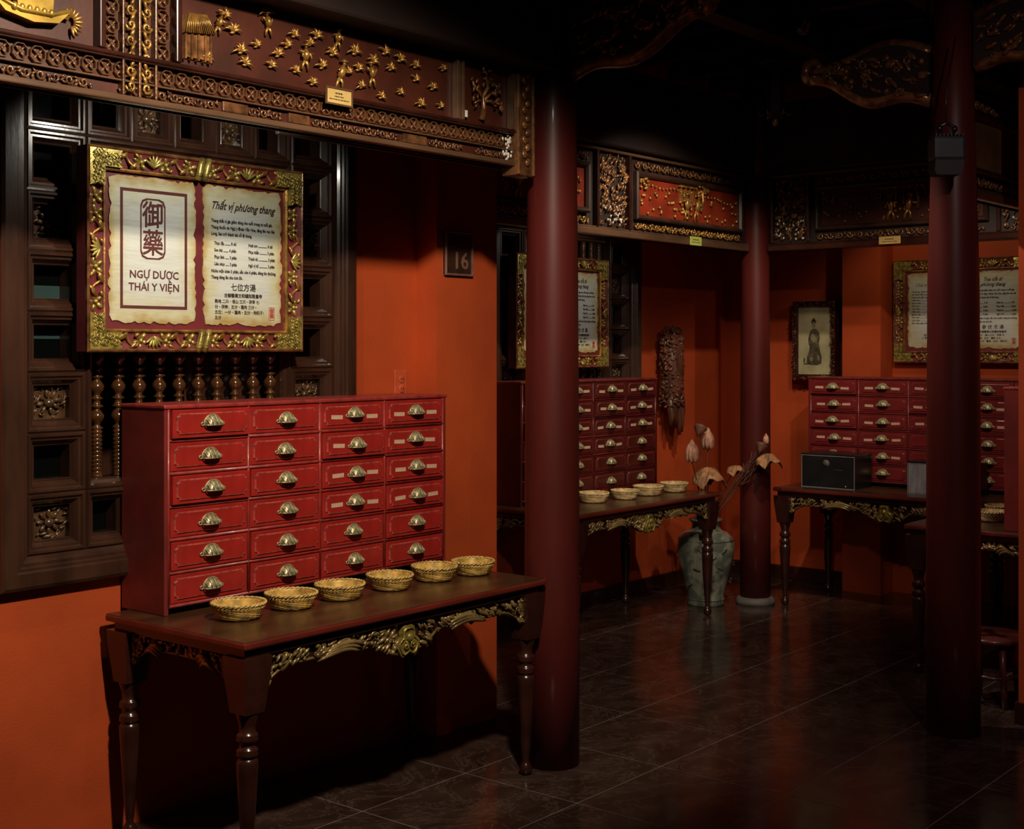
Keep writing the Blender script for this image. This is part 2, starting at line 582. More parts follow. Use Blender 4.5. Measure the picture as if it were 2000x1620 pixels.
def flower_mb(r, petals=5, depth=0.4, center=True):
    mb = MB()
    for i in range(petals):
        a = 2 * PI * i / petals + .3
        d = Vector((math.cos(a), -0.25, math.sin(a)))
        mb.blob((math.cos(a) * r * .62, -r * .15, math.sin(a) * r * .62), (r * .30, r * .22 * depth / .4, r * .45), rot=rot_to(d), nu=6, nv=5)
    if center:
        mb.blob((0, -r * .3, 0), (r * .26, r * .26, r * .26), nu=7, nv=5)
    return mb


def octagon_mb(r):
    mb = MB()
    o, i = [], []
    for k in range(8):
        a = PI / 8 + k * PI / 4
        o.append((r * math.cos(a), r * math.sin(a)))
    ring = lambda s, y: [(x * s, y, z * s) for x, z in o]
    mb.rings([ring(1, 0), ring(1, -.007), ring(.94, -.010), ring(.84, -.010), ring(.78, -.006), ring(.78, 0)], cap=False)
    for k in range(4):
        a = PI / 4 + k * PI / 2
        d = Vector((math.cos(a), -.1, math.sin(a)))
        mb.blob((.40 * r * math.cos(a), -.004, .40 * r * math.sin(a)), (r * .15, .005, r * .36), rot=rot_to(d), nu=6, nv=4)
    mb.blob((0, -.006, 0), (r * .17, .005, r * .17), nu=6, nv=4)
    return mb


def plant_mb(seed, s=0.03):
    """carved clump of rice blades"""
    rn = random.Random(seed)
    mb = MB()
    for k in range(6):
        a = math.radians(-65 + 130 * k / 5 + rn.uniform(-10, 10))
        L = s * rn.uniform(.75, 1.15)
        pts = []
        for t in (0, .3, .6, .85, 1):
            b = a * (0.5 + .8 * t)
            pts.append((math.sin(b) * L * t, -.006 - .012 * math.sin(PI * t * .8), math.cos(b) * L * t - s * .35))
        mb.tube(pts, [s * .10, s * .15, s * .13, s * .08, s * .02], 5)
    mb.blob((0, -.006, -s * .38), (s * .30, .008, s * .14), nu=7, nv=4)
    return mb


def farmer_mb(pose):
    """little carved field worker in a conical hat, about 6.5 cm"""
    mb = MB()
    lean = [0.0, 0.35, -0.25][pose % 3]
    top = Vector((lean * .03, -.012, .034))
    hip = Vector((0, -.010, .0))
    mb.tube([hip, hip.lerp(top, .5) + Vector((0, -.004, 0)), top], [.010, .013, .009], 8)
    for s in (-1, 1):
        mb.tube([hip, (s * .010, -.011, -.016), (s * .013 + lean * -.01, -.009, -.033)], [.0065, .005, .004], 6)
        mb.tube([top + Vector((s * .006, 0, -.004)), (s * .017 + lean * .02, -.018, .018), (s * .020 + lean * .05, -.02, .006 + .012 * pose)], [.0045, .004, .003], 6)
    head = top + Vector((lean * .012, -.002, .009))
    mb.blob(head, (.007, .007, .008), nu=8, nv=6)
    mb.lathe([(.017, .002), (.010, .007), (.001, .013)], 12, m=Matrix.Translation(head + Vector((0, 0, .001))))
    if pose == 0:
        mb.tube([(.028, -.02, .022), (-.03, -.016, .026)], .0025, 5)
    return mb


# ================================================================ STRUCTURE
# ---- floor of separate marble tiles
mb = MB()
mb.box(0.6, 9.3, -1.2, 5.6, -0.12, -0.0012)
floor = tag(mb.build('floor', 'grout'), 'floor of polished dark marble tiles', kind='structure')
TX, TY = 0.570, 0.556
tm = MB()
tm.box(-TX / 2 + .0018, TX / 2 - .0018, -TY / 2 + .0018, TY / 2 - .0018, -0.012, 0.0, 0.0012)
tile0 = None
for i in range(-7, 8):
    for j in range(-4, 6):
        cx, cy = 4.595 + TX * (i + .5), 1.88 + TY * (j + .5)
        if cx < 0.8 or cx > 9.0 or cy < -0.6 or cy > 5.25 or (cx < 4.3 and cy > 4.2):
            continue
        if tile0 is None:
            tile0 = tm.build('tile', 'tile', floor, (cx, cy, 0))
        else:
            link('tile', tile0.data, floor, (cx, cy, 0))

# ---- walls
WX0, WX1, WZ0, WZ1 = 2.312, 3.906, 0.90, 2.86          # window opening in the left wall
H = 3.75
mb = MB()
mb.box(0.9, WX0, 4.09, 4.22, 0, H)
mb.box(WX1, 4.315, 4.09, 4.22, 0, H)
mb.box(WX0, WX1, 4.09, 4.22, 0, WZ0)
mb.box(WX0, WX1, 4.09, 4.22, WZ1, H)
mb.box(4.315, 4.722, 3.97, 4.22, 0, H)
tag(mb.build('wall_left', 'orange'), 'orange plaster wall with pier at its end', kind='structure')
OFFX, OFFY = 3.80, 1.13
mb = MB()
Y2 = 5.22
mb.box(4.60, WX0 + OFFX, Y2, Y2 + .13, 0, H)
mb.box(WX1 + OFFX, 9.05, Y2, Y2 + .13, 0, H)
mb.box(WX0 + OFFX, WX1 + OFFX, Y2, Y2 + .13, 0, WZ0)
mb.box(WX0 + OFFX, WX1 + OFFX, Y2, Y2 + .13, WZ1, H)
mb.box(4.60, 4.722, 4.22, Y2, 0, H)
tag(mb.build('wall_recess', 'orange'), 'orange wall of the deeper second bay', kind='structure')
mb = MB()
mb.box(8.92, 9.05, -0.8, Y2, 0, H)
mb.box(8.72, 8.92, 3.889, 4.172, 0, H)
tag(mb.build('wall_rear', 'orange'), 'orange rear wall with narrow pier', kind='structure')
mb = MB()
mb.box(6.14, 8.92, 1.75, 2.08, 0, H)
tag(mb.build('wall_right', 'orange'), 'orange wall end at the right edge', kind='structure')
for nm, b in (('baseboard_recess', (4.722, 8.90, Y2 - .02, Y2, 0, .10)), ('baseboard_rear', (8.90, 8.92, 4.172, Y2 - .02, 0, .10)),
              ('baseboard_right', (6.125, 8.9, 2.08, 2.095, 0, .10)), ('baseboard_right_end', (6.125, 6.14, 1.75, 2.08, 0, .10))):
    mb = MB()
    mb.box(*b, .004)
    tag(mb.build(nm, 'legwood'), 'dark wooden skirting board', kind='structure')
# dim rooms behind the two lattice windows
for k, (dx, dy) in enumerate(((0, 0), (OFFX, OFFY))):
    mb = MB()
    mb.box(WX0 - .2 + dx, WX1 + .2 + dx, 4.62 + dy, 4.66 + dy, 0.6, 3.2)
    for i in range(9):
        mb.box(WX0 - .1 + dx + i * .21, WX0 + .07 + dx + i * .21, 4.60 + dy, 4.62 + dy, 0.7, 3.1, .004)
    tag(mb.build('wall_backroom_%d' % (k + 1), 'darkwood'), 'planked partition seen through the lattice', kind='structure')

# ---- ceiling with rafters
mb = MB()
mb.box(0.6, 9.1, -1.2, 5.5, H, H + .1)
ceil = tag(mb.build('ceiling', 'ceil'), 'dark timber roof boarding', kind='structure')
rm = MB()
rm.box(-.045, .045, -3.3, 3.3, -.14, 0, .008)
r0 = None
for i in range(14):
    loc = (1.2 + i * .58, 2.1, H)
    if r0 is None:
        r0 = rm.build('rafter', 'ceil', ceil, loc)
    else:
        link('rafter', r0.data, ceil, loc)
pm = MB()
pm.box(-4.1, 4.1, -.07, .07, -.30, -.14, .01)
p0 = None
for y in (1.62, 2.7, 3.7):
    if p0 is None:
        p0 = pm.build('purlin', 'ceil', ceil, (4.9, y, H))
    else:
        link('purlin', p0.data, ceil, (4.9, y, H))


# ================================================================ LATTICE WINDOWS
def lattice_window(name, label, loc):
    """local x/z as on the first bay, y = 0 at the wall face"""
    root = empty(name, loc)
    tag(root, label, kind='structure')
    mb = MB()
    frame_rings(mb, WX0, WX1, WZ0, WZ1, [(0, .02), (0, -.045), (.012, -.052), (.055, -.052), (.062, -.044), (.070, -.044),
                                         (.076, -.036), (.086, -.036), (.094, -.026), (.106, -.022), (.106, .12)])
    mb.build('outer_frame', 'darkwood', root)
    ix0, ix1, iz0, iz1 = WX0 + .106, WX1 - .106, WZ0 + .106, WZ1 - .106
    cw, ch = 0.226, 0.204
    # ---- one square coffer of the lattice, shared
    cm = MB()
    prof = [(0, .06), (0, -.012), (.006, -.020), (.013, -.020), (.019, -.010), (.026, -.010), (.031, -.002), (.040, .012),
            (.043, .010), (.046, .014), (.046, .075)]
    frame_rings(cm, -cw / 2, cw / 2, -ch / 2, ch / 2, prof)
    cell_me = cm.build('lattice_cell', 'darkwood', root, (ix0 + cw / 2, 0, iz0 + ch / 2))
    cells = [(ix0 + cw / 2, iz0 + ch / 2 + k * ch) for k in range(8)] + [(ix1 - cw / 2, iz0 + ch / 2 + k * ch) for k in range(8)]
    first = True
    for (x, z) in cells:
        if first:
            first = False
            continue
        link('lattice_cell', cell_me.data, root, (x, 0, z))
    mx0, mx1 = ix0 + cw, ix1 - cw
    n = 5
    cw2 = (mx1 - mx0) / n
    cm = MB()
    frame_rings(cm, -cw2 / 2, cw2 / 2, -ch / 2, ch / 2, prof)
    me2 = None
    mids = [(mx0 + cw2 * (i + .5), iz0 + ch / 2) for i in range(n)] + [(mx0 + cw2 * (i + .5), iz0 + ch / 2 + 7 * ch) for i in range(n)]
    for (x, z) in mids:
        if me2 is None:
            me2 = cm.build('lattice_cell', 'darkwood', root, (x, 0, z))
        else:
            link('lattice_cell', me2.data, root, (x, 0, z))
    # ---- carved fillings in every other coffer
    rn = random.Random(5)
    for v in range(2):
        pass
    carved = []
    for v in range(2):
        c = MB()
        c.box(-.075, .075, .040, .052, -.062, .062)
        c.blob((0, .030, -.004), (.020, .014, .016), nu=9, nv=6)
        for i in range(8):
            a = 2 * PI * i / 8 + v
            d = Vector((math.cos(a), -.2, math.sin(a)))
            c.blob((.032 * math.cos(a), .034, .028 * math.sin(a)), (.009, .008, .016), rot=rot_to(d), nu=6, nv=5, point=.2)
        carve_beans(c, lambda x, z: abs(x) < .066 and abs(z) < .055 and (x * x + z * z) > .0019, -.066, .066, -.055, .055, .034, 26, rn, .012, 20 + 50 * v)
        carved.append(c)
    cmesh = [None, None]
    lc = cells[:8]
    rc = cells[8:]
    spots = [(lc[0], 0), (lc[2], 1), (lc[5], 0), (rc[0], 1), (rc[2], 1), (rc[5], 0), (mids[1], 0), (mids[3], 1), (mids[6], 0), (mids[8], 1)]
    for (p, v) in spots:
        if cmesh[v] is None:
            cmesh[v] = carved[v].build('carved_filling', 'carvedim', root, (p[0], 0, p[1]))
        else:
            link('carved_filling', cmesh[v].data, root, (p[0], 0, p[1]))
    # ---- panes behind some open coffers
    pn = MB()
    pn.box(-.09, .09, .080, .084, -.085, .085)
    pme = None
    for p in (lc[3], lc[4], lc[6], lc[7], lc[1], mids[0], mids[2]):
        if pme is None:
            pme = pn.build('window_pane', 'glass', root, (p[0], 0, p[1]))
        else:
            link('window_pane', pme.data, root, (p[0], 0, p[1]))
    sh = MB()  # added slats; their colour stands in for a teal reflection in the glass
    sh.box(-.09, .09, .074, .079, -.085, -.01, .002)
    sh.build('reflection_slat', 'teal', root, (lc[4][0], 0, lc[4][1]))
    sh2 = MB()
    sh2.box(-.09, .09, .074, .079, .01, .07, .002)
    sh2.build('reflection_slat', 'teal', root, (lc[3][0], 0, lc[3][1]))
    # ---- the middle opening: moulding and turned balusters
    oz0, oz1 = iz0 + ch, iz0 + 7 * ch
    mo = MB()
    frame_rings(mo, mx0, mx1, oz0, oz1, [(0, .06), (0, -.012), (.006, -.020), (.014, -.020), (.020, -.008), (.030, -.004), (.036, .012), (.036, .08)])
    mo.build('opening_moulding', 'darkwood', root)
    bz0, bz1 = oz0 + .036, oz1 - .036
    prof = [(.018, 0), (.021, .006)]
    z = .008
    for k in range(11):                                   # reeded foot
        prof += [(.0165, z), (.0215, z + .006), (.0165, z + .012)]
        z += .0145
    body = [(.014, 0), (.024, .006), (.014, .012), (.011, .018), (.018, .026), (.026, .040), (.026, .050), (.018, .064),
            (.011, .070), (.014, .076), (.025, .082), (.014, .088), (.013, .098)]
    while z < (bz1 - bz0) / 2 - .05:
        prof += [(r, z + q) for r, q in body]
        z += .104
    half = (bz1 - bz0) / 2
    prof = [p for p in prof if p[1] < half - .002]
    full = prof + [(.017, half)] + [(r, 2 * half - zz) for r, zz in reversed(prof)]
    bm_ = MB()
    bm_.lathe(full, 14)
    b0 = None
    nb = 10
    for i in range(nb):
        x = mx0 + .072 + i * (mx1 - mx0 - .144) / (nb - 1)
        if b0 is None:
            b0 = bm_.build('baluster', 'balu', root, (x, .03, bz0))
        else:
            link('baluster', b0.data, root, (x, .03, bz0))
    bk = MB()
    bk.box(mx0 + .5, mx1 - .02, .10, .108, bz0 - .03, bz1 + .03, .003)
    bk.build('shutter_board', 'darkwood', root)
    return root


lattice_window('window_1', 'dark carved lattice window with turned balusters behind the near cabinet', (0, 4.09, 0))
lattice_window('window_2', 'dark carved lattice window of the far bay', (OFFX, 4.09 + OFFY, 0))


# ================================================================ TABLES
TL, TD, TH = 1.53, 0.75, 0.78


def table_proto(name, loc, rotz, label, cat='table'):
    root = empty(name, loc, rotz, label, cat, 'carved side tables')
    t = MB()
    t.box(.004, TL - .004, .004, TD - .004, TH - .008, TH, .002)
    t.build('table_top', 'tablewood', root)
    t = MB()
    t.box(0, TL, 0, TD, TH - .026, TH - .0015, .007)
    t.build('edge_band', 'tableedge', root)
    t = MB()
    t.box(.022, TL - .022, .022, TD - .022, TH - .058, TH - .024, .006)
    t.build('top_moulding', 'legwood', root)
    # leg: square curved block above, ringed turned shaft below
    lg = MB()
    w = .056
    rr = []
    for k, s in enumerate((1.0, .96, .88, .78, .70)):
        z = TH - .055 - k * .045
        rr.append([(-w * s, -w * s, z), (w * s, -w * s, z), (w * s, w * s, z), (-w * s, w * s, z)])
    rr = rr[::-1]
    lg.rings([rr[0]] + rr, cap=True)
    lg.lathe([(.013, 0), (.022, .008), (.026, .020), (.026, .034), (.018, .046), (.013, .056), (.015, .070), (.021, .14), (.029, .26), (.035, .36),
              (.036, .385), (.032, .398), (.026, .402), (.034, .407), (.037, .413), (.034, .419), (.036, .425), (.034, .430), (.026, .436), (.025, .448),
              (.034, .455), (.037, .461), (.034, .467), (.036, .473), (.033, .478), (.026, .484), (.027, .505), (.036, .535), (.036, .56)], 20)
    l0 = None
    ins = .060
    for x in (ins, TL - ins):
        for y in (ins, TD - ins):
            if l0 is None:
                l0 = lg.build('leg', 'legwood', root, (x, y, 0))
            else:
                link('leg', l0.data, root, (x, y, 0))

    def apron(length, depth, seed, center):
        """board with a shaped lower edge, thick with carving; local x 0..length"""
        def low(x):
            t = x / length
            e = min(t, 1 - t) * length
            v = -.135 + .075 * min(1, e / .11) ** .6
            if center:
                c = abs(t - .5) * length
                v -= .062 * max(0, 1 - (c / .17) ** 2)
            else:
                v += .012 * math.sin(PI * t)
            return v
        N = 40
        poly = [(0, 0)] + [(length * i / N, low(length * i / N)) for i in range(N + 1)] + [(length, 0)]
        board = MB()
        board.prism(poly[::-1], 0, depth)
        cv = MB()
        rn = random.Random(seed)
        edge = [(length * i / N, -.004, low(length * i / N) + .006) for i in range(N + 1)]
        cv.tube(edge, .006, 5)
        ins_ = lambda x, z: z > low(x) + .006 and z < low(x) + .085 and (not center or abs(x - length / 2) > .055)
        carve_beans(cv, ins_, .012, length - .012, -.15, -.01, -.008, int(length * (165 if center else 150)), rn, .019, 38, length / 2)
        for sgn in (-1, 1):                              # end rosettes and phoenix tails
            for q in range(3):
                ex = .022 if sgn < 0 else length - .022
                cv.tube(spiral(ex, low(.02) + .018 + q * .036, -.010, .019, 1.4, 0 if sgn < 0 else PI, sgn, 12), [.006] * 12, 5)
            for q in range(3):
                x0 = length / 2 + sgn * (length * .16 + q * .010)
                x1 = length / 2 + sgn * (length * .30 + q * .014)
                pts = []
                for i in range(8):
                    t = i / 7
                    pts.append((x0 + (x1 - x0) * t, -.014 - .008 * math.sin(PI * t), -.046 - q * .010 + .030 * math.sin(PI * t) * (1 - .5 * t)))
                cv.tube(pts, [.004, .007, .009, .010, .010, .009, .006, .002], 6)
        return board, cv

    L1_ = TL - 4 * ins + 2 * .024
    b, c = apron(TL - 2 * ins - .07, .02, 3, True)
    for yy, rz, xx in ((.048, 0, ins + .035), (TD - .048, PI, TL - ins - .035)):
        if yy < .1:
            fb = b.build('apron_board', 'legwood', root, (xx, yy, TH - .055), (0, 0, rz))
            fc = c.build('apron_carving', 'apronc', fb)
        else:
            link('apron_board', fb.data, root, (xx, yy, TH - .055), (0, 0, rz))
    # central medallion of the front apron
    md = MB()
    poly = []
    for i in range(24):
        a = 2 * PI * i / 24
        r = .052 + .010 * math.cos(3 * a + PI / 2) + .006 * math.cos(6 * a)
        poly.append((r * math.cos(a), r * 1.05 * math.sin(a)))
    md.prism(poly[::-1], -.020, 0)
    md.tube([(x * .82, -.022, z * .82) for x, z in poly], .004, 5, closed=True)
    for s in (-1, 1):
        md.tube(spiral(s * .018, -.012, -.024, .015, 1.3, PI / 2, s, 10), .004, 5)
    md.blob((0, -.024, .016), (.016, .010, .018), nu=8, nv=5)
    md.build('apron_medallion', 'giltgreen', fb, ((TL - 2 * ins - .07) / 2, -.001, -.072))
    sb, sc_ = apron(TD - 2 * ins - .07, .02, 8, False)
    s0 = None
    for xx, rz, yy in ((.048, -PI / 2, TD - ins - .035), (TL - .048, PI / 2, ins + .035)):
        if s0 is None:
            s0 = sb.build('side_apron_board', 'legwood', root, (xx, yy, TH - .055), (0, 0, rz))
            s1 = sc_.build('side_apron_carving', 'apronc', s0)
        else:
            k = link('side_apron_board', s0.data, root, (xx, yy, TH - .055), (0, 0, rz))
            link('side_apron_carving', s1.data, k)
    return root


T1 = table_proto('side_table', (2.695, 3.29, 0), 0, 'dark wooden side table with carved apron under the near red cabinet')
T2 = copy_tree(T1)
T2.location = (5.92, 4.40, 0)
T2['label'] = 'carved side table in the far bay behind the middle column, pale bowls on it'
T3 = copy_tree(T1)
T3.location = (7.95, 4.30, 0)
T3.rotation_euler = (0, 0, -PI / 2)
T3['label'] = 'carved side table against the rear wall carrying two boxes'
T4 = copy_tree(T1)
T4.location = (7.93, 2.87, 0)
T4.rotation_euler = (0, 0, PI)
T4.scale = (0.79, 1, 1)
T4['label'] = 'carved side table cut off by the right wall end, behind the right column'

# ================================================================ MEDICINE CABINETS
CL, CD, CH = 1.43, 0.25, 0.72
PITCH = 0.114
Z0 = 0.030


def pull_mb():
    """cup pull: ribbed domed shell, flat ears with rings"""
    mb = MB()
    nu, nv = 14, 6
    vs, fs = [], []
    for j in range(nv + 1):
        p = j / nv * PI / 2
        for i in range(nu + 1):
            t = PI * i / nu
            bumpy = 1 + .05 * math.sin(7 * t) * math.sin(p * 3)
            x = -.032 * math.cos(t) * bumpy
            z = .034 * math.sin(t) * math.cos(p) * bumpy - .008
            y = -.027 * math.sin(p) * (math.sin(t) ** .45) * bumpy
            vs.append((x * (1 - .10 * math.sin(p)), y, z))
    for j in range(nv):
        for i in range(nu):
            a = j * (nu + 1) + i
            fs.append((a, a + nu + 1, a + nu + 2, a + 1))
    mb.add(vs, fs, True)
    rim = [(-.033 * math.cos(PI * i / 12) * 1.0, -.026 * math.sin(PI * i / 12) ** .6 if 0 < i < 12 else 0, -.010) for i in range(13)]
    mb.tube(rim, .0028, 5)
    mb.tube([(-.034 * math.cos(PI * i / 12), -.002, .036 * math.sin(PI * i / 12) - .008) for i in range(13)], .0026, 5)
    for k in range(5):                                    # shell ribs
        t = PI * (k + 1) / 6
        pts = []
        for j in range(5):
            p = j / 4 * PI / 2
            pts.append((-.033 * math.cos(t) * (1 - .10 * math.sin(p)), -.0285 * math.sin(p) * math.sin(t) ** .45 - .001, .035 * math.sin(t) * math.cos(p) - .008))
        mb.tube(pts, .0018, 4)
    for s in (-1, 1):
        mb.tube([(s * (.039 + .006 * math.cos(a * PI / 4)), -.003, -.006 + .006 * math.sin(a * PI / 4)) for a in range(8)], .0028, 5, closed=True)
    return mb


def drawer_meshes():
    dw, dh = (CL - .036) / 4 - .016, PITCH - .016
    mb = MB()
    x, z = dw / 2, dh / 2
    rings_ = [rect_ring(-x, x, -z, z, 0, .03, .012), rect_ring(-x, x, -z, z, 0, .002, .0001), rect_ring(-x, x, -z, z, .002, 0, .0001),
              rect_ring(-x, x, -z, z, .013, 0, .012), rect_ring(-x, x, -z, z, .0165, -.0045, .012), rect_ring(-x, x, -z, z, .020, -.0050, .012)]
    rings_[0] = rect_ring(-x, x, -z, z, 0, .03, .0001)
    mb.rings(rings_, cap=True)
    ed = MB()
    ed.rings([rect_ring(-x, x, -z, z, .0120, .0003, .012), rect_ring(-x, x, -z, z, .0140, -.0038, .012), rect_ring(-x, x, -z, z, .0158, -.0052, .012),
              rect_ring(-x, x, -z, z, .0172, -.0050, .012), rect_ring(-x, x, -z, z, .0180, -.0040, .012)], cap=False)
    return mb, dw, dh, ed


def cabinet(name, loc, rotz, label, labels, seed, proto=None):
    root = empty(name, loc, rotz, label, 'cabinet', 'red drawer cabinets')
    if proto is None:
        b = MB()
        t = .018
        b.box(0, t, 0, CD, 0, CH, .003)
        b.box(CL - t, CL, 0, CD, 0, CH, .003)
        b.box(t, CL - t, CD - .01, CD, 0, CH)
        body = b.build('carcass', 'lacquer_side', root)
        b = MB()
        b.box(-.004, CL + .004, -.006, CD, CH - .010, CH + .004, .004)
        topb = b.build('top_board', 'lacquer_edge', root)
        b = MB()
        b.box(t, CL - t, .05, CD - .01, 0, Z0 - .004)
        plinth = b.build('plinth', 'black', root)
        rails, stiles = [], []
        b = MB()
        b.box(t, CL - t, .004, .02, -.007, .007)
        b.tube([(t, .003, 0), (CL - t, .003, 0)], .0058, 8)
        for k in range(7):
            z = Z0 + k * PITCH
            if not rails:
                rails.append(b.build('rail', 'lacquer_edge', root, (0, 0, z)))
            else:
                rails.append(link('rail', rails[0].data, root, (0, 0, z)))
        b = MB()
        zt = Z0 + 6 * PITCH
        b.box(-.007, .007, .004, .022, Z0, zt)
        b.tube([(0, .003, Z0), (0, .003, zt)], .0056, 8)
        for k in range(5):
            x = t + k * (CL - 2 * t) / 4
            if not stiles:
                stiles.append(b.build('stile', 'lacquer_edge', root, (x, 0, 0)))
            else:
                stiles.append(link('stile', stiles[0].data, root, (x, 0, 0)))
        b = MB()
        b.box(t, CL - t, .03, .035, Z0, zt)
        back = b.build('drawer_void', 'black', root)
    else:
        for ch in proto.children:
            if ch.name.split('.')[0] in ('carcass', 'top_board', 'plinth', 'rail', 'stile', 'drawer_void'):
                c = ch.copy()
                COL.objects.link(c)
                c.parent = root
    dmb, dw, dh, dedge = DRAWER
    rn = random.Random(seed)
    t = .018
    for c in range(4):
        for r in range(6):
            x = t + (c + .5) * (CL - 2 * t) / 4
            z = Z0 + (5 - r + .5) * PITCH
            out = rn.choice((0, 0, 0, .004, .008)) if (r, c) not in ((0, 0), (2, 0), (1, 2)) else .014
            if DM['d'] is None:
                d = dmb.build('drawer', 'lacquer', root, (x, -out, z))
                DM['d'] = d.data
            else:
                d = link('drawer', DM['d'], root, (x, -out, z))
            if DM['e'] is None:
                e_ = dedge.build('panel_edge', 'lacquer_worn', d)
                DM['e'] = e_.data
            else:
                link('panel_edge', DM['e'], d)
            px = rn.uniform(-.006, .006)
            pz = rn.uniform(-.004, .004)
            if DM['p'] is None:
                p = pull_mb().build('cup_pull', 'brass', d, (px, -.005, pz))
                DM['p'] = p.data
            else:
                p = link('cup_pull', DM['p'], d, (px, -.005, pz))
            p.scale = (1.10, 1.05, .96)
            for s in labels.get((r, c), ''):
                lx = (-.098 if s == 'L' else .092) + rn.uniform(-.008, .008)
                lz = rn.uniform(-.009, -.001)
                if DM['l'] is None:
                    m_ = MB()
                    m_.box(-.030, .030, -.0006, 0, -.008, .008)
                    q = m_.build('paper_label', 'paper', d, (lx, -.0050, lz))
                    DM['l'] = q.data
                else:
                    q = link('paper_label', DM['l'], d, (lx, -.0050, lz))
                q.rotation_euler = (0, rn.uniform(-.05, .05), 0)
    return root


DRAWER = drawer_meshes()
DM = {'e': None, 'd': None, 'p': None, 'l': None}
lab1 = {(0, 2): 'LR', (0, 3): 'LR', (1, 2): 'L', (1, 3): 'LR', (2, 2): 'LR', (2, 3): 'LR', (3, 2): 'LR', (3, 3): 'LR'}
lab2 = {(r, c): 'LR' for r in range(3) for c in range(4)}
lab2.update({(3, 0): 'LR', (3, 1): 'LR', (3, 2): 'LR'})
lab3 = {(r, c): 'LR' for r in range(4) for c in range(4)}
lab3.update({(1, 1): 'L', (3, 2): '', (0, 3): '', (4, 1): 'R', (4, 0): 'L', (3, 3): ''})
CAB1 = cabinet('drawer_cabinet', (2.79, 3.83, TH), 0, 'red lacquer cabinet of small drawers on the near table', lab1, 1)
CAB2 = cabinet('drawer_cabinet', (6.02, 4.88, TH), 0, 'red drawer cabinet in the far bay, half behind the middle column', lab2, 2, CAB1)
CAB3 = cabinet('drawer_cabinet', (8.42, 4.28, TH), -90, 'red drawer cabinet on the rear wall table behind the black box', lab3, 3, CAB1)
CAB4 = cabinet('drawer_cabinet', (7.90, 2.37, TH), 180, 'red cabinet seen end-on beside the right wall end', {}, 4, CAB1)
CAB4.scale = (0.78, 1, 1)


def recolour(root, table):
    for o in root.children_recursive:
        k = o.name.split('.')[0]
        if k in table:
            o.material_slots[0].link = 'OBJECT'
            o.material_slots[0].material = M[table[k]]


recolour(CAB2, {'drawer': 'lacquer_dark', 'rail': 'lacquer_mid', 'stile': 'lacquer_dark', 'top_board': 'edge_mid', 'panel_edge': 'edge_mid', 'carcass': 'lacquer_dark'})  # far bay and rear cabinets get darker reds than the near one
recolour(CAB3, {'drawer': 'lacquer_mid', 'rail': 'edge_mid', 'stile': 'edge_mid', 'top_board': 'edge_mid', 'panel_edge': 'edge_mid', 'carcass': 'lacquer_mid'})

# ================================================================ FRAMED SCROLLS
FW, FH = 0.96, 0.70


def torn_poly(x0, x1, z0, z1, seed, n=26):
    rn = random.Random(seed)
    pts = []

    def side(ax, ay, bx, by, nx, ny, k):
        walk = 0
        for i in range(k):
            t = i / k
            walk = .6 * walk + rn.uniform(-.0032, .0032)
            jag = rn.choice((0, 0, 0, 0, .007)) if k > 10 else 0
            w = walk - jag
            pts.append((ax + (bx - ax) * t + nx * w, ay + (by - ay) * t + ny * w))
    c = .012
    side(x0 + c, z0, x1 - c, z0, 0, -1, n)
    side(x1, z0 + c, x1, z1 - c, 1, 0, int(n * 1.3))
    side(x1 - c, z1, x0 + c, z1, 0, 1, n)
    side(x0, z1 - c, x0, z0 + c, -1, 0, int(n * 1.3))
    return pts


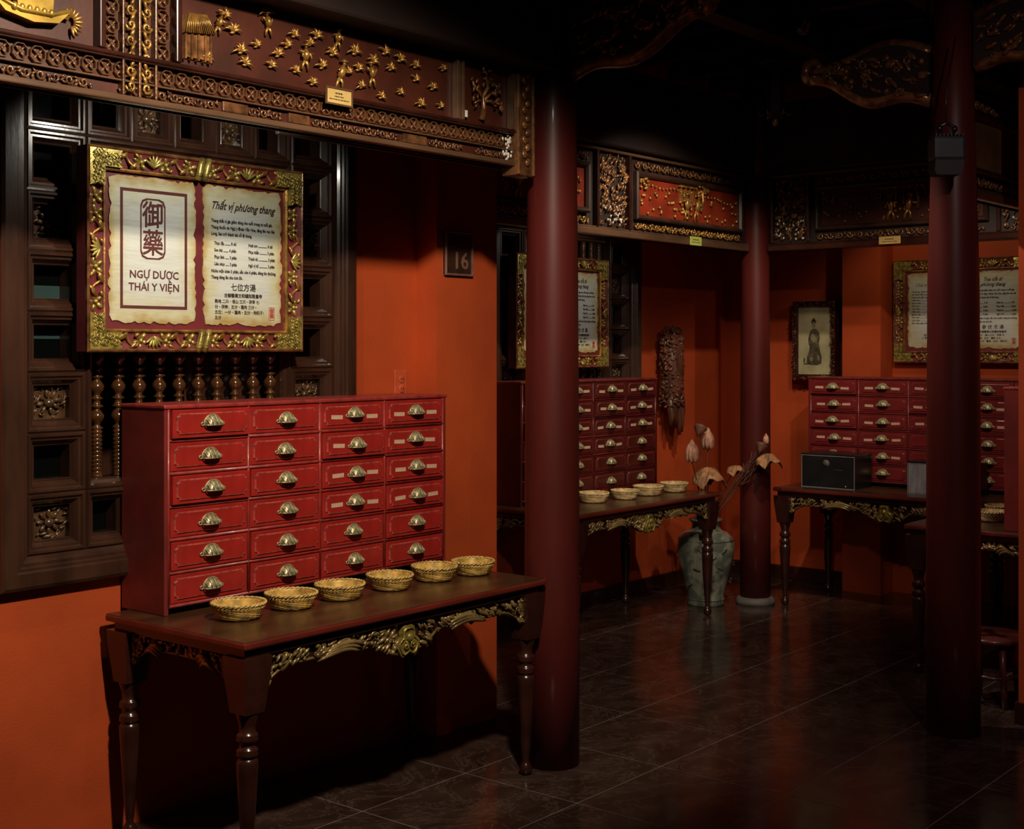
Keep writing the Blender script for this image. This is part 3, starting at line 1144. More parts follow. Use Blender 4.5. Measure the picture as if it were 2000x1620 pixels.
def scroll_frame(name, loc, rotz, label, which):
    root = empty(name, loc, rotz, label, 'picture frame', 'gilt framed prescription scrolls')
    b = MB()
    b.box(.02, FW - .02, .0, .03, .02, FH - .02)
    b.build('mat_board', 'maroon', root)
    b = MB()
    fw = .075
    frame_rings(b, 0, FW, 0, FH, [(0, .04), (0, -.020), (.004, -.026), (.012, -.020), (.030, -.012), (fw - .014, -.008), (fw - .006, -.014), (fw, -.010), (fw, .002)])
    b.build('frame_moulding', 'maroon', root)
    b = MB()
    frame_rings(b, 0, FW, 0, FH, [(0, -.012), (-.002, -.026), (.004, -.031), (.009, -.026), (.009, -.018)])
    b.build('outer_bead', 'giltdark', root)
    b = MB()
    frame_rings(b, 0, FW, 0, FH, [(fw - .007, -.008), (fw - .007, -.017), (fw - .002, -.019), (fw + .003, -.012), (fw + .003, .002)])
    b.build('inner_bead', 'gilt', root)
    # corner plates with woven grooves
    key = 'corner'
    if key not in FM:
        c = MB()
        s = .135
        c.prism([(0.008, 0.008), (s, .008), (s - .01, fw * .5), (s, fw - .008), (fw - .008, fw - .008), (fw - .008, s), (fw * .5, s - .01), (.008, s)], -.030, -.006)
        rn = random.Random(3)
        for i in range(18):
            for (px, pz, a) in ((.02 + i * .0066, .012 + (i % 3) * .004, 45), (.012 + (i % 3) * .004, .02 + i * .0066, 45)):
                for rowk in range(2):
                    ang = math.radians(a if (i + rowk) % 2 else -a)
                    q = .021
                    cx, cz = (px, pz + .014 + rowk * .022) if px > pz or i == 0 else (px + .014 + rowk * .022, pz)
                    if cx > s - .008 or cz > s - .008 or (cx > fw - .010 and cz > fw - .010):
                        continue
                    c.tube([(cx - math.cos(ang) * q / 2, -.031, cz - math.sin(ang) * q / 2), (cx + math.cos(ang) * q / 2, -.031, cz + math.sin(ang) * q / 2)], .0026, 4)
        FM['corner'] = c.build('corner_plate', 'giltgreen', root, (0, 0, 0)).data
        first = True
    else:
        link('corner_plate', FM['corner'], root, (0, 0, 0))
    for (x, z, ry) in ((FW, 0, -PI / 2), (FW, FH, PI), (0, FH, PI / 2)):
        link('corner_plate', FM['corner'], root, (x, 0, z), (0, ry, 0))
    # flowers, leaves, vines and bamboo along each side
    if 'flower' not in FM:
        def first_(key_, mb_, mt):
            o = mb_.build(key_, mt, None)
            FM[key_] = o.data
            bpy.data.objects.remove(o)
        first_('flower', flower_mb(.027, 5, .5), 'giltgreen')
        v = MB()
        v.tube([(-.036 + .072 * i / 11, -.012 - .004 * math.sin(i * .9), .017 * math.sin(i / 11 * 2 * PI)) for i in range(12)], [.003] + [.0045] * 10 + [.002], 6)
        for sx in (-1, 1):
            d = Vector((.8 * sx, -.1, .6 * sx))
            v.blob((sx * .016, -.014, -sx * .014), (.008, .005, .017), rot=rot_to(d), nu=6, nv=5, point=.4)
            v.blob((sx * .028, -.013, sx * .017), (.006, .006, .010), rot=rot_to((sx, 0, -.6)), nu=6, nv=5, point=.3)
        first_('vine', v, 'gilt')
        v = MB()
        for k in (-1, 1):
            v.tube([(k * .013 - .010, -.016, -.034), (k * .013 - .003, -.018, -.012), (k * .013 + .003, -.018, .012), (k * .013 + .010, -.016, .034)], [.009, .0105, .0105, .009], 8)
            for zz in (-.02, .0, .02):
                v.tube([(k * .013 + zz * .29 - .009, -.020, zz), (k * .013 + zz * .29, -.028, zz), (k * .013 + zz * .29 + .009, -.020, zz)], .0026, 5)
        first_('bamboo', v, 'giltgreen')
        v = MB()
        for k in range(6):
            a = math.radians(-60 + 24 * k)
            d = Vector((math.sin(a), -.15, math.cos(a)))
            v.blob((.016 * math.sin(a), -.014, .016 * math.cos(a) - .012), (.006, .005, .022), rot=rot_to(d), nu=6, nv=5, point=.4)
        first_('leaf_fan', v, 'giltgreen')
    names = {'flower': 'gilt_flower', 'vine': 'gilt_vine', 'bamboo': 'gilt_bamboo', 'leaf_fan': 'gilt_leaf_fan'}

    def row(x0, z0, dx, dz, L, ry):
        seq = ['vine', 'flower', 'leaf_fan', 'flower', 'vine', 'flower', 'bamboo', 'flower', 'vine', 'flower', 'leaf_fan', 'flower', 'vine'] if L > .6 else \
              ['flower', 'vine', 'flower', 'leaf_fan', 'vine', 'flower', 'flower']
        for i, k in enumerate(seq):
            t = (i + .5) / len(seq) * L
            link(names[k], FM[k], root, (x0 + dx * t, -.006, z0 + dz * t), (0, ry, 0)).scale = (1.18, 1.2, 1.18)
    g = .14
    row(g, FH - fw / 2, 1, 0, FW - 2 * g, 0)
    row(g, fw / 2, 1, 0, FW - 2 * g, PI)
    row(fw / 2, g, 0, 1, FH - 2 * g, -PI / 2)
    row(FW - fw / 2, g, 0, 1, FH - 2 * g, PI / 2)
    # ---- parchments and writing
    ls = MB()
    ls.prism(torn_poly(.098, .462, .098, FH - .088, 3)[::-1], -.0045, -.001)
    lp = ls.build('parchment', 'parchment', root)
    rs = MB()
    rs.prism(torn_poly(.495, .868, .098, FH - .088, 9)[::-1], -.0045, -.001)
    rp = rs.build('parchment', 'parchment', root)
    yy = -.0053
    if which in (1,):
        bd = MB()
        frame_rings(bd, .142, .424, .150, FH - .130, [(0, yy + .0006), (0, yy), (.011, yy), (.011, yy + .0006)])
        bd.build('printed_border', 'inkred', lp)
        bd = MB()
        frame_rings(bd, .224, .330, .325, .540, [(0, yy + .0006), (0, yy), (.0055, yy), (.0055, yy + .0006)], notch=1.026)
        bd.build('seal_outline', 'inkred', lp)
        text('seal_characters', '御', .098, 'inkred', lp, .277, yy, .447, sx=.92, bold=.0016)
        text('seal_characters', '藥', .098, 'inkred', lp, .277, yy, .348, sx=.92, bold=.0012)
        text('printed_title', 'NGỰ DƯỢC', .038, 'inkred', lp, .283, yy, .258, bold=.0006)
        text('printed_title', 'THÁI Y VIỆN', .038, 'inkred', lp, .283, yy, .214, bold=.0006)
    else:
        text('printed_lines', 'Chủ trị và công dụng', .030, 'ink', lp, .280, yy, .520, shear=.35)
        text('printed_lines', '\n'.join(['Thang này dùng cho người hư yếu lâu ngày,', 'khí huyết đều suy, ăn uống kém ngon, ngủ',
                                         'không yên giấc, tay chân mỏi mệt, dùng'] + ['Nhân sâm ............ 2 chỉ', 'Bạch truật ........... 3 chỉ', 'Phục linh ............ 3 chỉ',
                                         'Cam thảo ............ 1 chỉ'] * 2 + ['Sắc uống ngày một thang, chia làm hai lần.']), .0145, 'ink', lp, .125, yy, .480, 'LEFT', bold=.0003, spacing=1.35)
        text('printed_lines', '參苓白朮 甘草湯\n人參 二錢 白朮 三錢', .019, 'ink', lp, .280, yy, .180)
    text('brushed_title', 'Thất vị phương thang' if which == 1 else 'Toa cốt bì\nphương thang', .040 if which == 1 else .034, 'ink', rp, .680, yy,
         .527 if which == 1 else .545, shear=.45, sx=.86, bold=.0008)
    text('printed_paragraph', 'Thang thất vị gia giảm dùng cho tuổi trung và tuổi già,\nThang thuốc do Ngự y Đoàn Văn Hòe, dâng lên vua Gia\nLong, Sau trở thành bài cổ lệ thang.',
         .0165, 'ink', rp, .532, yy, .478, 'LEFT', sx=.80, bold=.0005, spacing=1.45)
    text('printed_list', 'Thục địa .......... 8 chỉ\nSơn thù ......... 4 phân\nPhục linh ....... 3 phân\nLiên nhục ...... 3 phân', .0165, 'ink', rp, .546, yy, .395, 'LEFT', sx=.74, bold=.0005, spacing=1.55)
    text('printed_list', 'Hoài sơn ................ 4 chỉ\nPhục thần ............. 3 phân\nTrạch tả ................. 3 phân\nNgũ vị tử ............... 2 phân', .0165, 'ink', rp, .706, yy, .395, 'LEFT', sx=.74, bold=.0005, spacing=1.55)
    text('printed_paragraph', 'Nước một chén 5 phân, sắc còn 6 phân, dùng lúc thường.\nThang dùng ăn cho bớt đờ.', .0165, 'ink', rp, .532, yy, .292, 'LEFT', sx=.80, bold=.0005, spacing=1.4)
    text('brushed_characters', '七位方湯' if which == 1 else '參 伏 朮 湯', .030, 'ink', rp, .682, yy, .228, bold=.0004)
    text('brushed_characters', '古御醫黃文和謹知陛皇帝', .0165, 'ink', rp, .682, yy, .202, bold=.0004)
    text('brushed_characters', '熟地 二只・淮山 三只・茯苓 七\n分・茯神：五分・蓮肉 三分・\n五位：一分・蓮肉・五分・枸杞子：\n五分', .0155, 'ink', rp, .548, yy, .180, 'LEFT', sx=.98, bold=.0003, spacing=1.30)
    sl = MB()
    frame_rings(sl, .806, .834, .118, .168, [(0, yy + .0005), (0, yy), (.002, yy), (.002, yy + .0005)])
    sl.build('red_seal', 'seal', rp)
    text('red_seal', '御\n藥', .021, 'seal', rp, .820, yy, .147, bold=.0003, spacing=.95)
    return root


FM = {}
scroll_frame('scroll_frame', (2.585, 4.00, 1.688), 0, 'large gilt frame holding two parchment scrolls over the near window', 1)
scroll_frame('scroll_frame', (6.275, 5.145, 1.575), 0, 'gilt scroll frame of the far bay, half hidden by the middle column', 2)
scroll_frame('scroll_frame', (8.876, 3.855, 1.60), -90, 'gilt scroll frame on the rear wall, crossed by the right column', 3)


# ================================================================ WICKER BASKETS
def basket_mb(r0=.064, r1=.086, h=.058):
    n, k = 48, 14
    body = MB()
    vs, fs = [], []
    for j in range(k + 1):
        t = j / k
        r = r0 + (r1 - r0) * (t ** .55)
        for i in range(n):
            a = 2 * PI * i / n
            w = .0032 * (1 if (i // 2 + j) % 2 else -1) * (1 if 0 < j < k else 0)
            sw = .0016 * math.sin(4 * a + j * .9)
            vs.append(((r + w) * math.cos(a), (r + w) * math.sin(a), .002 + (h - .008) * t + sw * (t > .1)))
    inner = len(vs)
    for j in range(k + 1):
        t = 1 - j / k
        r = (r0 + (r1 - r0) * (t ** .55)) - .005
        for i in range(n):
            a = 2 * PI * i / n
            w = .0016 * (1 if (i // 2 + j) % 2 else -1) * (1 if 0 < j < k else 0)
            vs.append(((r + w) * math.cos(a), (r + w) * math.sin(a), .006 + (h - .012) * t))
    rows = 2 * (k + 1)
    for j in range(rows - 1):
        for i in range(n):
            i2 = (i + 1) % n
            fs.append((j * n + i, j * n + i2, (j + 1) * n + i2, (j + 1) * n + i))
    fs.append(tuple(range(n - 1, -1, -1)))
    fs.append(tuple((rows - 1) * n + i for i in range(n)))
    body.add(vs, fs, True)
    rim = MB()
    for ph in (0, PI):
        rim.tube([((r1 + .001 + .0035 * math.cos(16 * 2 * PI * i / 96 + ph)) * math.cos(2 * PI * i / 96),
                   (r1 + .001 + .0035 * math.cos(16 * 2 * PI * i / 96 + ph)) * math.sin(2 * PI * i / 96),
                   h - .004 + .0035 * math.sin(16 * 2 * PI * i / 96 + ph)) for i in range(96)], .0036, 5, closed=True)
    band = MB()
    for i in range(40):
        a = 2 * PI * i / 40
        a2 = a + .16
        q = r1 - .003
        band.tube([(q * math.cos(a), q * math.sin(a), h - .022), ((q + .004) * math.cos((a + a2) / 2), (q + .004) * math.sin((a + a2) / 2), h - .016), ((q + .003) * math.cos(a2), (q + .003) * math.sin(a2), h - .010)], .0026, 4)
    return body, rim, band


def basket(loc, label, group, pale=False, rz=0.0, tilt=0.0):
    root = empty('wicker_basket', loc, rz, label, 'basket', group)
    mt = 'basketpale' if pale else 'basket'
    key = 'basket' + mt
    if key not in FM:
        b, r, d = basket_mb()
        FM[key] = [b.build('woven_body', mt, root).data, r.build('braided_rim', 'basketpale' if pale else 'rim', root).data, d.build('lashing', mt, root).data]
    else:
        for nm, me in zip(('woven_body', 'braided_rim', 'lashing'), FM[key]):
            link(nm, me, root)
    s = rnd.uniform(.96, 1.05)
    root.scale = (s * 1.03, s * .98, s)
    root.rotation_euler = (tilt, 0, math.radians(rz))
    return root


ords = ['leftmost', 'second from left', 'third from left', 'fourth from left', 'fifth from left', 'rightmost']
pos = [(2.935, 3.615), (3.172, 3.617), (3.402, 3.612), (3.662, 3.612), (3.915, 3.615), (4.120, 3.590)]
for i, (x, y) in enumerate(pos):
    basket((x, y, TH), 'golden woven basket in front of the near cabinet, %s of the six' % ords[i], 'baskets on the near table', rz=rnd.uniform(0, 360))
o2 = ['leftmost, half behind the column', 'second from left', 'third from left', 'rightmost, nearest the table corner']
for i, (x, y) in enumerate([(6.49, 4.70), (6.75, 4.655), (7.02, 4.665), (7.295, 4.65)]):
    basket((x, y, TH), 'pale rimmed basket on the far bay table, %s' % o2[i], 'baskets on the far bay table', True, rz=rnd.uniform(0, 360))
for i, (x, y) in enumerate([(7.12, 2.56), (7.40, 2.60)]):
    basket((x, y, TH), 'pale basket on the table beside the right wall end, %s' % ('nearer' if i == 0 else 'farther'), 'baskets on the right table', True, rz=rnd.uniform(0, 360))


# ================================================================ COLUMNS
def column(loc, label, r0, r1, h, base=True):
    root = empty('column', loc, 0, label, 'column', 'red lacquered columns')
    s = MB()
    prof = [(r0 * 1.0, .05 if base else 0), (r0 * 1.01, .6), (r0 * .99, 1.3), (r0 * .95, 2.0), (r0 * .5 + r1 * .5, 2.6), (r1, h)]
    s.lathe(prof, 40)
    s.build('shaft', 'column', root)
    if base:
        b = MB()
        b.lathe([(r0 * 1.28, 0), (r0 * 1.30, .02), (r0 * 1.2, .042), (r0 * 1.02, .05)], 32)
        b.build('stone_base', 'stone', root)
    return root


column((4.352, 3.362, 0), 'thick dark red column at the end of the near table', .112, .088, 3.72, False)
column((5.83, 2.26, 0), 'dark red column standing at the right, in front of the rear table', .116, .072, 3.72, False)
column((7.925, 4.415, 0), 'dark red column in the far corner beside the lotus vase', .100, .088, 3.72)


# ================================================================ CARVED FASCIAS
def first_mesh(key, mb_, mt):
    if key not in FM:
        o = mb_.build(key, mt)
        FM[key] = o.data
        bpy.data.objects.remove(o)
    return FM[key]


def scroll_band(mb, x0, x1, z0, z1, y, rn):
    """running scroll of curls and leaves between two heights"""
    h = z1 - z0
    x = x0 + h * .5
    d = 1
    while x < x1 - h * .4:
        mb.tube(spiral(x, (z0 + z1) / 2, y - .003, h * .38, 1.25, PI * (d > 0), d, 10), [h * .10] * 8 + [h * .08, h * .04], 5)
        for k in range(3):
            a = math.radians(rn.uniform(0, 360))
            dd = Vector((math.cos(a), -.1, math.sin(a)))
            mb.blob((x + h * .62 + rn.uniform(-.1, .1) * h, y - .003, (z0 + z1) / 2 + rn.uniform(-.28, .28) * h), (h * .10, .005, h * .22), rot=rot_to(dd), nu=6, nv=4, point=.3)
        x += h * 1.12
        d = -d


def fascia_near():
    x0, x1, z0 = 1.30, 4.200, 2.415
    root = empty('carved_fascia', (0, 3.35, 0), 0, 'carved fascia with field workers and rice plants above the near window', 'fascia')
    rn = random.Random(21)
    b = MB()
    b.box(x0, x1, .012, .055, z0, 2.86)
    b.build('backing_board', 'redpanel', root)
    b = MB()
    b.box(x0, x1, -.016, .055, z0, z0 + .020, .005)
    b.build('bottom_rail', 'carvedrail', root)
    b = MB()
    b.box(x0, x1, -.006, .012, z0 + .060, z0 + .066, .002)
    b.build('bead_strip', 'carvedrail', root)
    b = MB()
    b.box(x0, x1, -.014, .012, z0 + .122, z0 + .128, .002)
    b.box(x0, x1, -.020, .012, z0 + .128, z0 + .142, .005)
    b.build('middle_rail', 'legwood', root)
    # scroll band, in carved lengths between plain cartouches
    cuts = [(x0, 1.62), (1.70, 2.20), (2.28, 2.66), (2.76, 2.92), (3.03, 3.46), (3.60, 3.80), (3.86, 4.06)]
    for a, c in cuts:
        s = MB()
        scroll_band(s, a, c, z0 + .020, z0 + .060, .008, rn)
        s.build('scroll_carving', 'carved', root)
    for a, c in ((2.66, 2.76), (2.93, 3.02), (3.47, 3.59)):
        s = MB()
        s.box(a, c, .000, .012, z0 + .024, z0 + .056, .003)
        s.build('plain_cartouche', 'carved', root)
    # row of octagon links
    me = first_mesh('octagon_link', octagon_mb(.0265), 'carved')
    n = int((4.05 - x0) / .0535)
    for i in range(n):
        link('octagon_link', me, root, (x0 + .03 + i * .0535, .010, z0 + .094))
    # end glitter of mirror flakes at the right end of the bands
    fl = MB()
    for i in range(26):
        fl.blob((rn.uniform(4.02, 4.075), .0, rn.uniform(z0 + .02, z0 + .12)), (.006, .004, .008), nu=6, nv=4)
    tag(fl.build('shell_inlay', 'inlay', root), kind='stuff')
    pz = z0 + .142
    # vertical divider with octagons and twin vines
    for xx in (2.205, 2.468):
        b = MB()
        b.box(xx, xx + .021, -.024, .012, pz, 2.86, .004)
        b.build('divider_stile', 'legwood', root)
    for xx in (2.292, 2.348, 2.405):
        b = MB()
        b.box(xx - .004, xx + .004, -.012, .012, z0 + .02, 2.86, .002)
        b.build('divider_bead', 'carved', root)
    for xx in (2.259, 2.436):
        for k in range(8):
            link('octagon_link', me, root, (xx, .008, z0 + .165 + k * .0535))
    for sx, xx in ((1, 2.320), (-1, 2.376)):
        s = MB()
        for k in range(9):
            zz = z0 + .05 + k * .045
            s.tube(spiral(xx, zz, -.002, .018, 1.2, PI / 2 * (1 + sx * (-1) ** k), sx * (-1) ** k, 9), .005, 5)
            s.blob((xx + .006 * sx, -.004, zz + .022), (.007, .006, .013), rot=rot_to((.5 * sx, -.1, 1)), nu=6, nv=5, point=.3)
        s.build('vine_carving', 'gilt', root)
    # stiles of the right-hand panels and the end post
    for a, c in ((3.738, 3.752), (3.766, 3.780), (4.060, 4.074)):
        b = MB()
        b.box(a, c, -.018, .012, pz, 2.86, .003)
        b.build('panel_stile', 'carvedrail', root)
    b = MB()
    b.box(4.078, 4.200, -.022, .055, z0 - .035, 2.86, .006)
    b.build('end_post', 'carved', root)
    s = MB()
    for k in range(14):
        s.blob((4.135 + .010 * (-1) ** k, -.026, z0 + .02 + k * .029), (.016, .008, .018), rot=rot_to((.6 * (-1) ** k, 0, 1)), nu=7, nv=5, point=.3)
    for xx in (4.092, 4.185):
        s.box(xx - .004, xx + .004, -.028, -.02, z0 - .03, 2.85, .002)
    s.build('post_carving', 'giltdark', root)
    # rice plants
    pls = [(2.698, 2.705), (2.729, 2.646), (2.791, 2.673), (2.749, 2.609), (2.854, 2.618), (2.952, 2.735), (2.919, 2.695), (3.019, 2.718),
           (3.049, 2.750), (2.959, 2.618), (3.072, 2.653), (3.123, 2.705), (3.243, 2.672), (3.226, 2.728), (3.373, 2.751), (3.401, 2.698),
           (3.45, 2.739), (3.53, 2.728), (3.53, 2.678), (3.45, 2.618), (3.619, 2.662), (3.557, 2.593), (3.661, 2.598), (3.355, 2.590),
           (3.031, 2.590), (3.255, 2.612), (3.194, 2.650), (3.317, 2.711), (3.675, 2.739), (2.833, 2.787), (2.668, 2.745), (2.60, 2.60), (2.88, 2.66)]
    for i, (x, z) in enumerate(pls):
        m_ = first_mesh('plant%d' % (i % 4), plant_mb(i % 4, .034), 'gilt')
        o = link('rice_plant', m_, root, (x, .012, z))
        sc = rn.uniform(.75, 1.15)
        o.scale = (sc, 1, sc)
        o.rotation_euler = (0, rn.uniform(-.3, .3), 0)
    for i, (x, z, s) in enumerate(((3.001, 2.655, 1), (3.158, 2.622, 1.15), (3.312, 2.645, 1), (3.147, 2.742, .8), (2.64, 2.70, .8), (2.843, 2.735, .9))):
        m_ = first_mesh('farmer%d' % (i % 3), farmer_mb(i % 3), 'gilt')
        o = link('field_worker_figure', m_, root, (x, .012, z))
        o.scale = (s, 1, s)
    # thatched hut
    h = MB()
    h.prism([(2.505, 2.655), (2.520, 2.715), (2.585, 2.722), (2.618, 2.668)][::-1], -.014, .012)
    for i in range(14):
        t = i / 13
        h.tube([(2.522 + .063 * t, -.014, 2.716 + .006 * t), (2.507 + .109 * t, -.017, 2.656 + .011 * t)], .0028, 4)
    h.build('thatched_roof', 'gilt', root)
    h = MB()
    h.box(2.512, 2.606, -.004, .012, 2.585, 2.662)
    for xx in (2.512, 2.535, 2.56, 2.585, 2.606):
        h.box(xx - .003, xx + .003, -.010, .012, 2.578, 2.664)
    h.build('hut_wall', 'giltdark', root)
    # gilded boat in the left panel
    bt = MB()
    bt.prism([(1.88, 2.640), (1.915, 2.606), (2.00, 2.590), (2.075, 2.600), (2.115, 2.640), (2.06, 2.622), (1.97, 2.618)][::-1], -.022, .012)
    bt.tube([(1.88, -.020, 2.642), (1.96, -.026, 2.616), (2.05, -.026, 2.618), (2.115, -.020, 2.642)], .006, 6)
    bt.prism([(1.955, 2.622), (1.95, 2.70), (2.065, 2.70), (2.06, 2.622)][::-1], -.016, .012)
    for i in range(6):
        bt.blob((1.94 + i * .022, -.024, 2.622), (.010, .008, .012), nu=7, nv=5)
    bt.build('gilded_boat', 'gold', root)
    rs_ = MB()
    for i in range(12):
        a = math.radians(-80 + 22 * i)
        rs_.blob((2.125 + .022 * math.cos(a), -.004, 2.615 + .026 * math.sin(a)), (.005, .005, .016), rot=rot_to((math.cos(a), -.2, math.sin(a))), nu=6, nv=4, point=.4)
    rs_.build('reed_clump', 'gilt', root)
    # tree in the small panel
    t = MB()
    t.tube([(3.90, .004, 2.575), (3.905, -.004, 2.62), (3.895, -.006, 2.66), (3.925, -.006, 2.70), (3.915, -.004, 2.75)], [.014, .011, .009, .007, .004], 7)
    for (ax, az) in ((3.85, 2.69), (3.97, 2.69), (3.975, 2.64), (3.845, 2.63)):
        t.tube([(3.90, -.004, 2.645), ((3.90 + ax) / 2, -.008, (2.645 + az) / 2 + .008), (ax, -.006, az)], [.007, .005, .003], 6)
    for i in range(46):
        cx, cz = rn.choice(((3.85, 2.70), (3.97, 2.70), (3.915, 2.765), (3.98, 2.645), (3.845, 2.64), (3.92, 2.72)))
        a = rn.uniform(0, 6.28)
        t.blob((cx + rn.uniform(-.026, .026), -.006 - rn.uniform(0, .01), cz + rn.uniform(-.02, .02)), (.006, .004, .012), rot=rot_to((math.cos(a), -.2, math.sin(a))), nu=6, nv=4, point=.3)
    t.build('carved_tree', 'giltdark', root)
    # massive dark header above
    return root


fascia_near()


def fascia_far(name, loc, rotz, label, length, panels, posts, seed, plain=False, dim=False):  # dim puts the shade of an unlit fascia into darker colours
    """panels: (x0, x1) framed red reliefs, posts: (x0, x1) carved uprights; local x along, z from the lower edge"""
    root = empty(name, loc, rotz, label, 'fascia', 'carved fascias of the far bays')
    rn = random.Random(seed)
    b = MB()
    b.box(0, length, .012, .06, 0, .50)
    b.build('backing_board', 'beam', root)
    b = MB()
    b.box(0, length, -.022, .06, 0, .040, .008)
    b.box(0, length, -.014, .06, .040, .050, .004)
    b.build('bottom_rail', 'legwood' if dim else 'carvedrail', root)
    b = MB()
    b.box(0, length, -.020, .06, .478, .50, .006)
    b.build('top_rail', 'carvedrail', root)
    for (a, c) in panels:
        fr = MB()
        frame_rings(fr, a, c, .118, .400, [(0, .012), (0, -.016), (.008, -.024), (.020, -.020), (.030, -.006), (.030, .012)])
        fr.build('panel_frame', 'beamsheen', root)
        pn = MB()
        pn.box(a + .02, c - .02, .006, .012, .135, .385)
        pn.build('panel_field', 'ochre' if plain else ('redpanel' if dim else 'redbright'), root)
        if plain:
            for z0, z1 in ((.052, .112), (.408, .472)):
                s = MB()
                scroll_band(s, a, c, z0, z1, .004, rn)
                s.build('scroll_carving', 'giltdark', root)
            continue
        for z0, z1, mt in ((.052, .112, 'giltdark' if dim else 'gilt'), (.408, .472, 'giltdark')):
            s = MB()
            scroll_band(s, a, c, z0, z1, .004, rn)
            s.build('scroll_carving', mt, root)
        s = MB()
        w = c - a
        for k in range(int(w * 46)):
            x = a + .05 + rn.random() * (w - .10)
            z = .16 + rn.random() * .15
            s.blob((x, 0, z), (.011, .010, .012), rot=rot_to((rn.uniform(-1, 1), -.1, 1)), nu=6, nv=4, point=.3)
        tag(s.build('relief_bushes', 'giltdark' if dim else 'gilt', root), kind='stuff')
        s = MB()
        xm = a + w * .5
        for k in range(4):                               # little gate house, trees and workers
            s.box(xm - .12 + k * .05, xm - .112 + k * .05, -.010, .008, .25, .35)
        s.box(xm - .14, xm + .06, -.014, .008, .35, .362)
        s.tube([(xm + .12, 0, .22), (xm + .13, -.01, .28), (xm + .12, -.012, .33), (xm + .15, -.01, .36)], [.012, .010, .008, .005], 6)
        for k in range(16):
            s.blob((xm + .13 + rn.uniform(-.06, .07), -.008, .355 + rn.uniform(-.025, .02)), (.014, .010, .010), nu=6, nv=4)
        for k in range(14):
            s.blob((a + .07 + rn.uniform(-.02, .06), -.006, .33 + rn.uniform(-.04, .035)), (.014, .008, .010), nu=6, nv=4)
        n = 26
        for k in range(n):
            t = k / n
            s.blob((a + .1 + (w - .2) * t, -.004, .325 - .09 * max(0, t - .6) + .006 * math.sin(k)), (.006, .008, .009), nu=5, nv=4)
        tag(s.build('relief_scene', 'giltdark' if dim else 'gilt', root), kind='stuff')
        for k, q in enumerate((-.05, .06)):
            o = link('field_worker_figure', first_mesh('farmer%d' % k, farmer_mb(k), 'gilt'), root, (xm + q, .008, .22))
            o.scale = (1.6, 1.2, 1.9)
    for (a, c) in posts:
        for xx in (a, c - .022):
            s = MB()
            s.box(xx, xx + .022, -.024, .012, .05, .478, .005)
            s.build('post_stile', 'legwood', root)
        s = MB()
        carve_beans(s, lambda x, z: True, a + .03, c - .03, .07, .46, 0, int((c - a) * 620), rn, .018, 60)
        tag(s.build('post_carving', 'giltdark', root), kind='stuff')
        s = MB()
        for k in range(22):
            s.blob((rn.uniform(a + .04, c - .04), -.004, rn.uniform(.07, .20)), (.007, .004, .010), rot=rot_to((rn.uniform(-1, 1), 0, 1)), nu=6, nv=4)
        tag(s.build('shell_inlay', 'inlay', root), kind='stuff')
    return root


fascia_far('carved_fascia', (4.75, 4.42, 2.335), 0, 'carved fascia with red gilt relief panel above the far bay window', 3.07,
           [(.15, 1.30), (1.76, 2.99)], [(1.36, 1.70)], 31)
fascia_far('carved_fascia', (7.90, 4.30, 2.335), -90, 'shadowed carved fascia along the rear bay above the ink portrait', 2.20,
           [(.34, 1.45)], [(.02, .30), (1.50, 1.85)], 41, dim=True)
fascia_far('carved_fascia', (5.95, 2.30, 2.395), 0, 'brown carved fascia running from the right column to the wall end', 1.6,
           [(.16, 1.3)], [], 51, True)

blk = MB()  # unseen board, added to cut off the near picture light's upper rays
blk.box(3.10, 4.31, 3.405, 3.62, 2.60, 2.62, .004)
blk.box(3.10, 4.31, 3.60, 3.62, 2.447, 2.61, .004)
tag(blk.build('light_blocker', 'beam'), 'narrow unseen board added behind the near carved fascia to block light', 'board')

# headers (plain dark beams) above the fascias
for i, (nm, b, lab) in enumerate((
        ('header_beam', (1.3, 4.25, 3.24, 3.50, 2.80, 3.12), 'black-brown header beam above the near carved fascia'),
        ('header_beam', (4.75, 7.83, 4.36, 4.60, 2.84, 3.30), 'dark header beam above the far bay fascia'),
        ('header_beam', (7.86, 8.08, 2.15, 4.31, 2.84, 3.30), 'dark header beam above the rear fascia'),
        ('header_beam', (5.95, 7.85, 2.16, 2.34, 2.90, 3.25), 'dark header beam over the fascia at the right'))):
    b_ = MB()
    b_.box(*b, .012)
    root = b_.build(nm, 'beam')
    tag(root, lab, 'beam')


# ================================================================ SMALL PLATES, SIGN, OUTLET
def plate(name, x, y, z, w, h, mt, lines, label, cat, rz=0, size=.007, tmat='ink', frame=None):
    root = empty(name, (x, y, z), rz, label, cat)
    b = MB()
    b.box(-w / 2, w / 2, -.003, 0, -h / 2, h / 2, .001)
    b.build('plate', mt, root)
    if frame:
        f = MB()
        frame_rings(f, -w / 2, w / 2, -h / 2, h / 2, [(-.004, 0), (-.004, -.006), (.002, -.006), (.002, -.002)])
        f.build('plate_border', frame, root)
    for (lw, lh, dz) in lines:
        b = MB()
        x_ = -lw / 2
        rn_ = random.Random(int(lw * 1e4))
        while x_ < lw / 2 - .002:
            ww = rn_.uniform(.003, .010)
            b.box(x_, min(x_ + ww, lw / 2), -.0036, -.0029, dz - lh / 2, dz + lh / 2)
            x_ += ww + .0022
        tag(b.build('fine_print', tmat, root), kind='stuff')
    return root


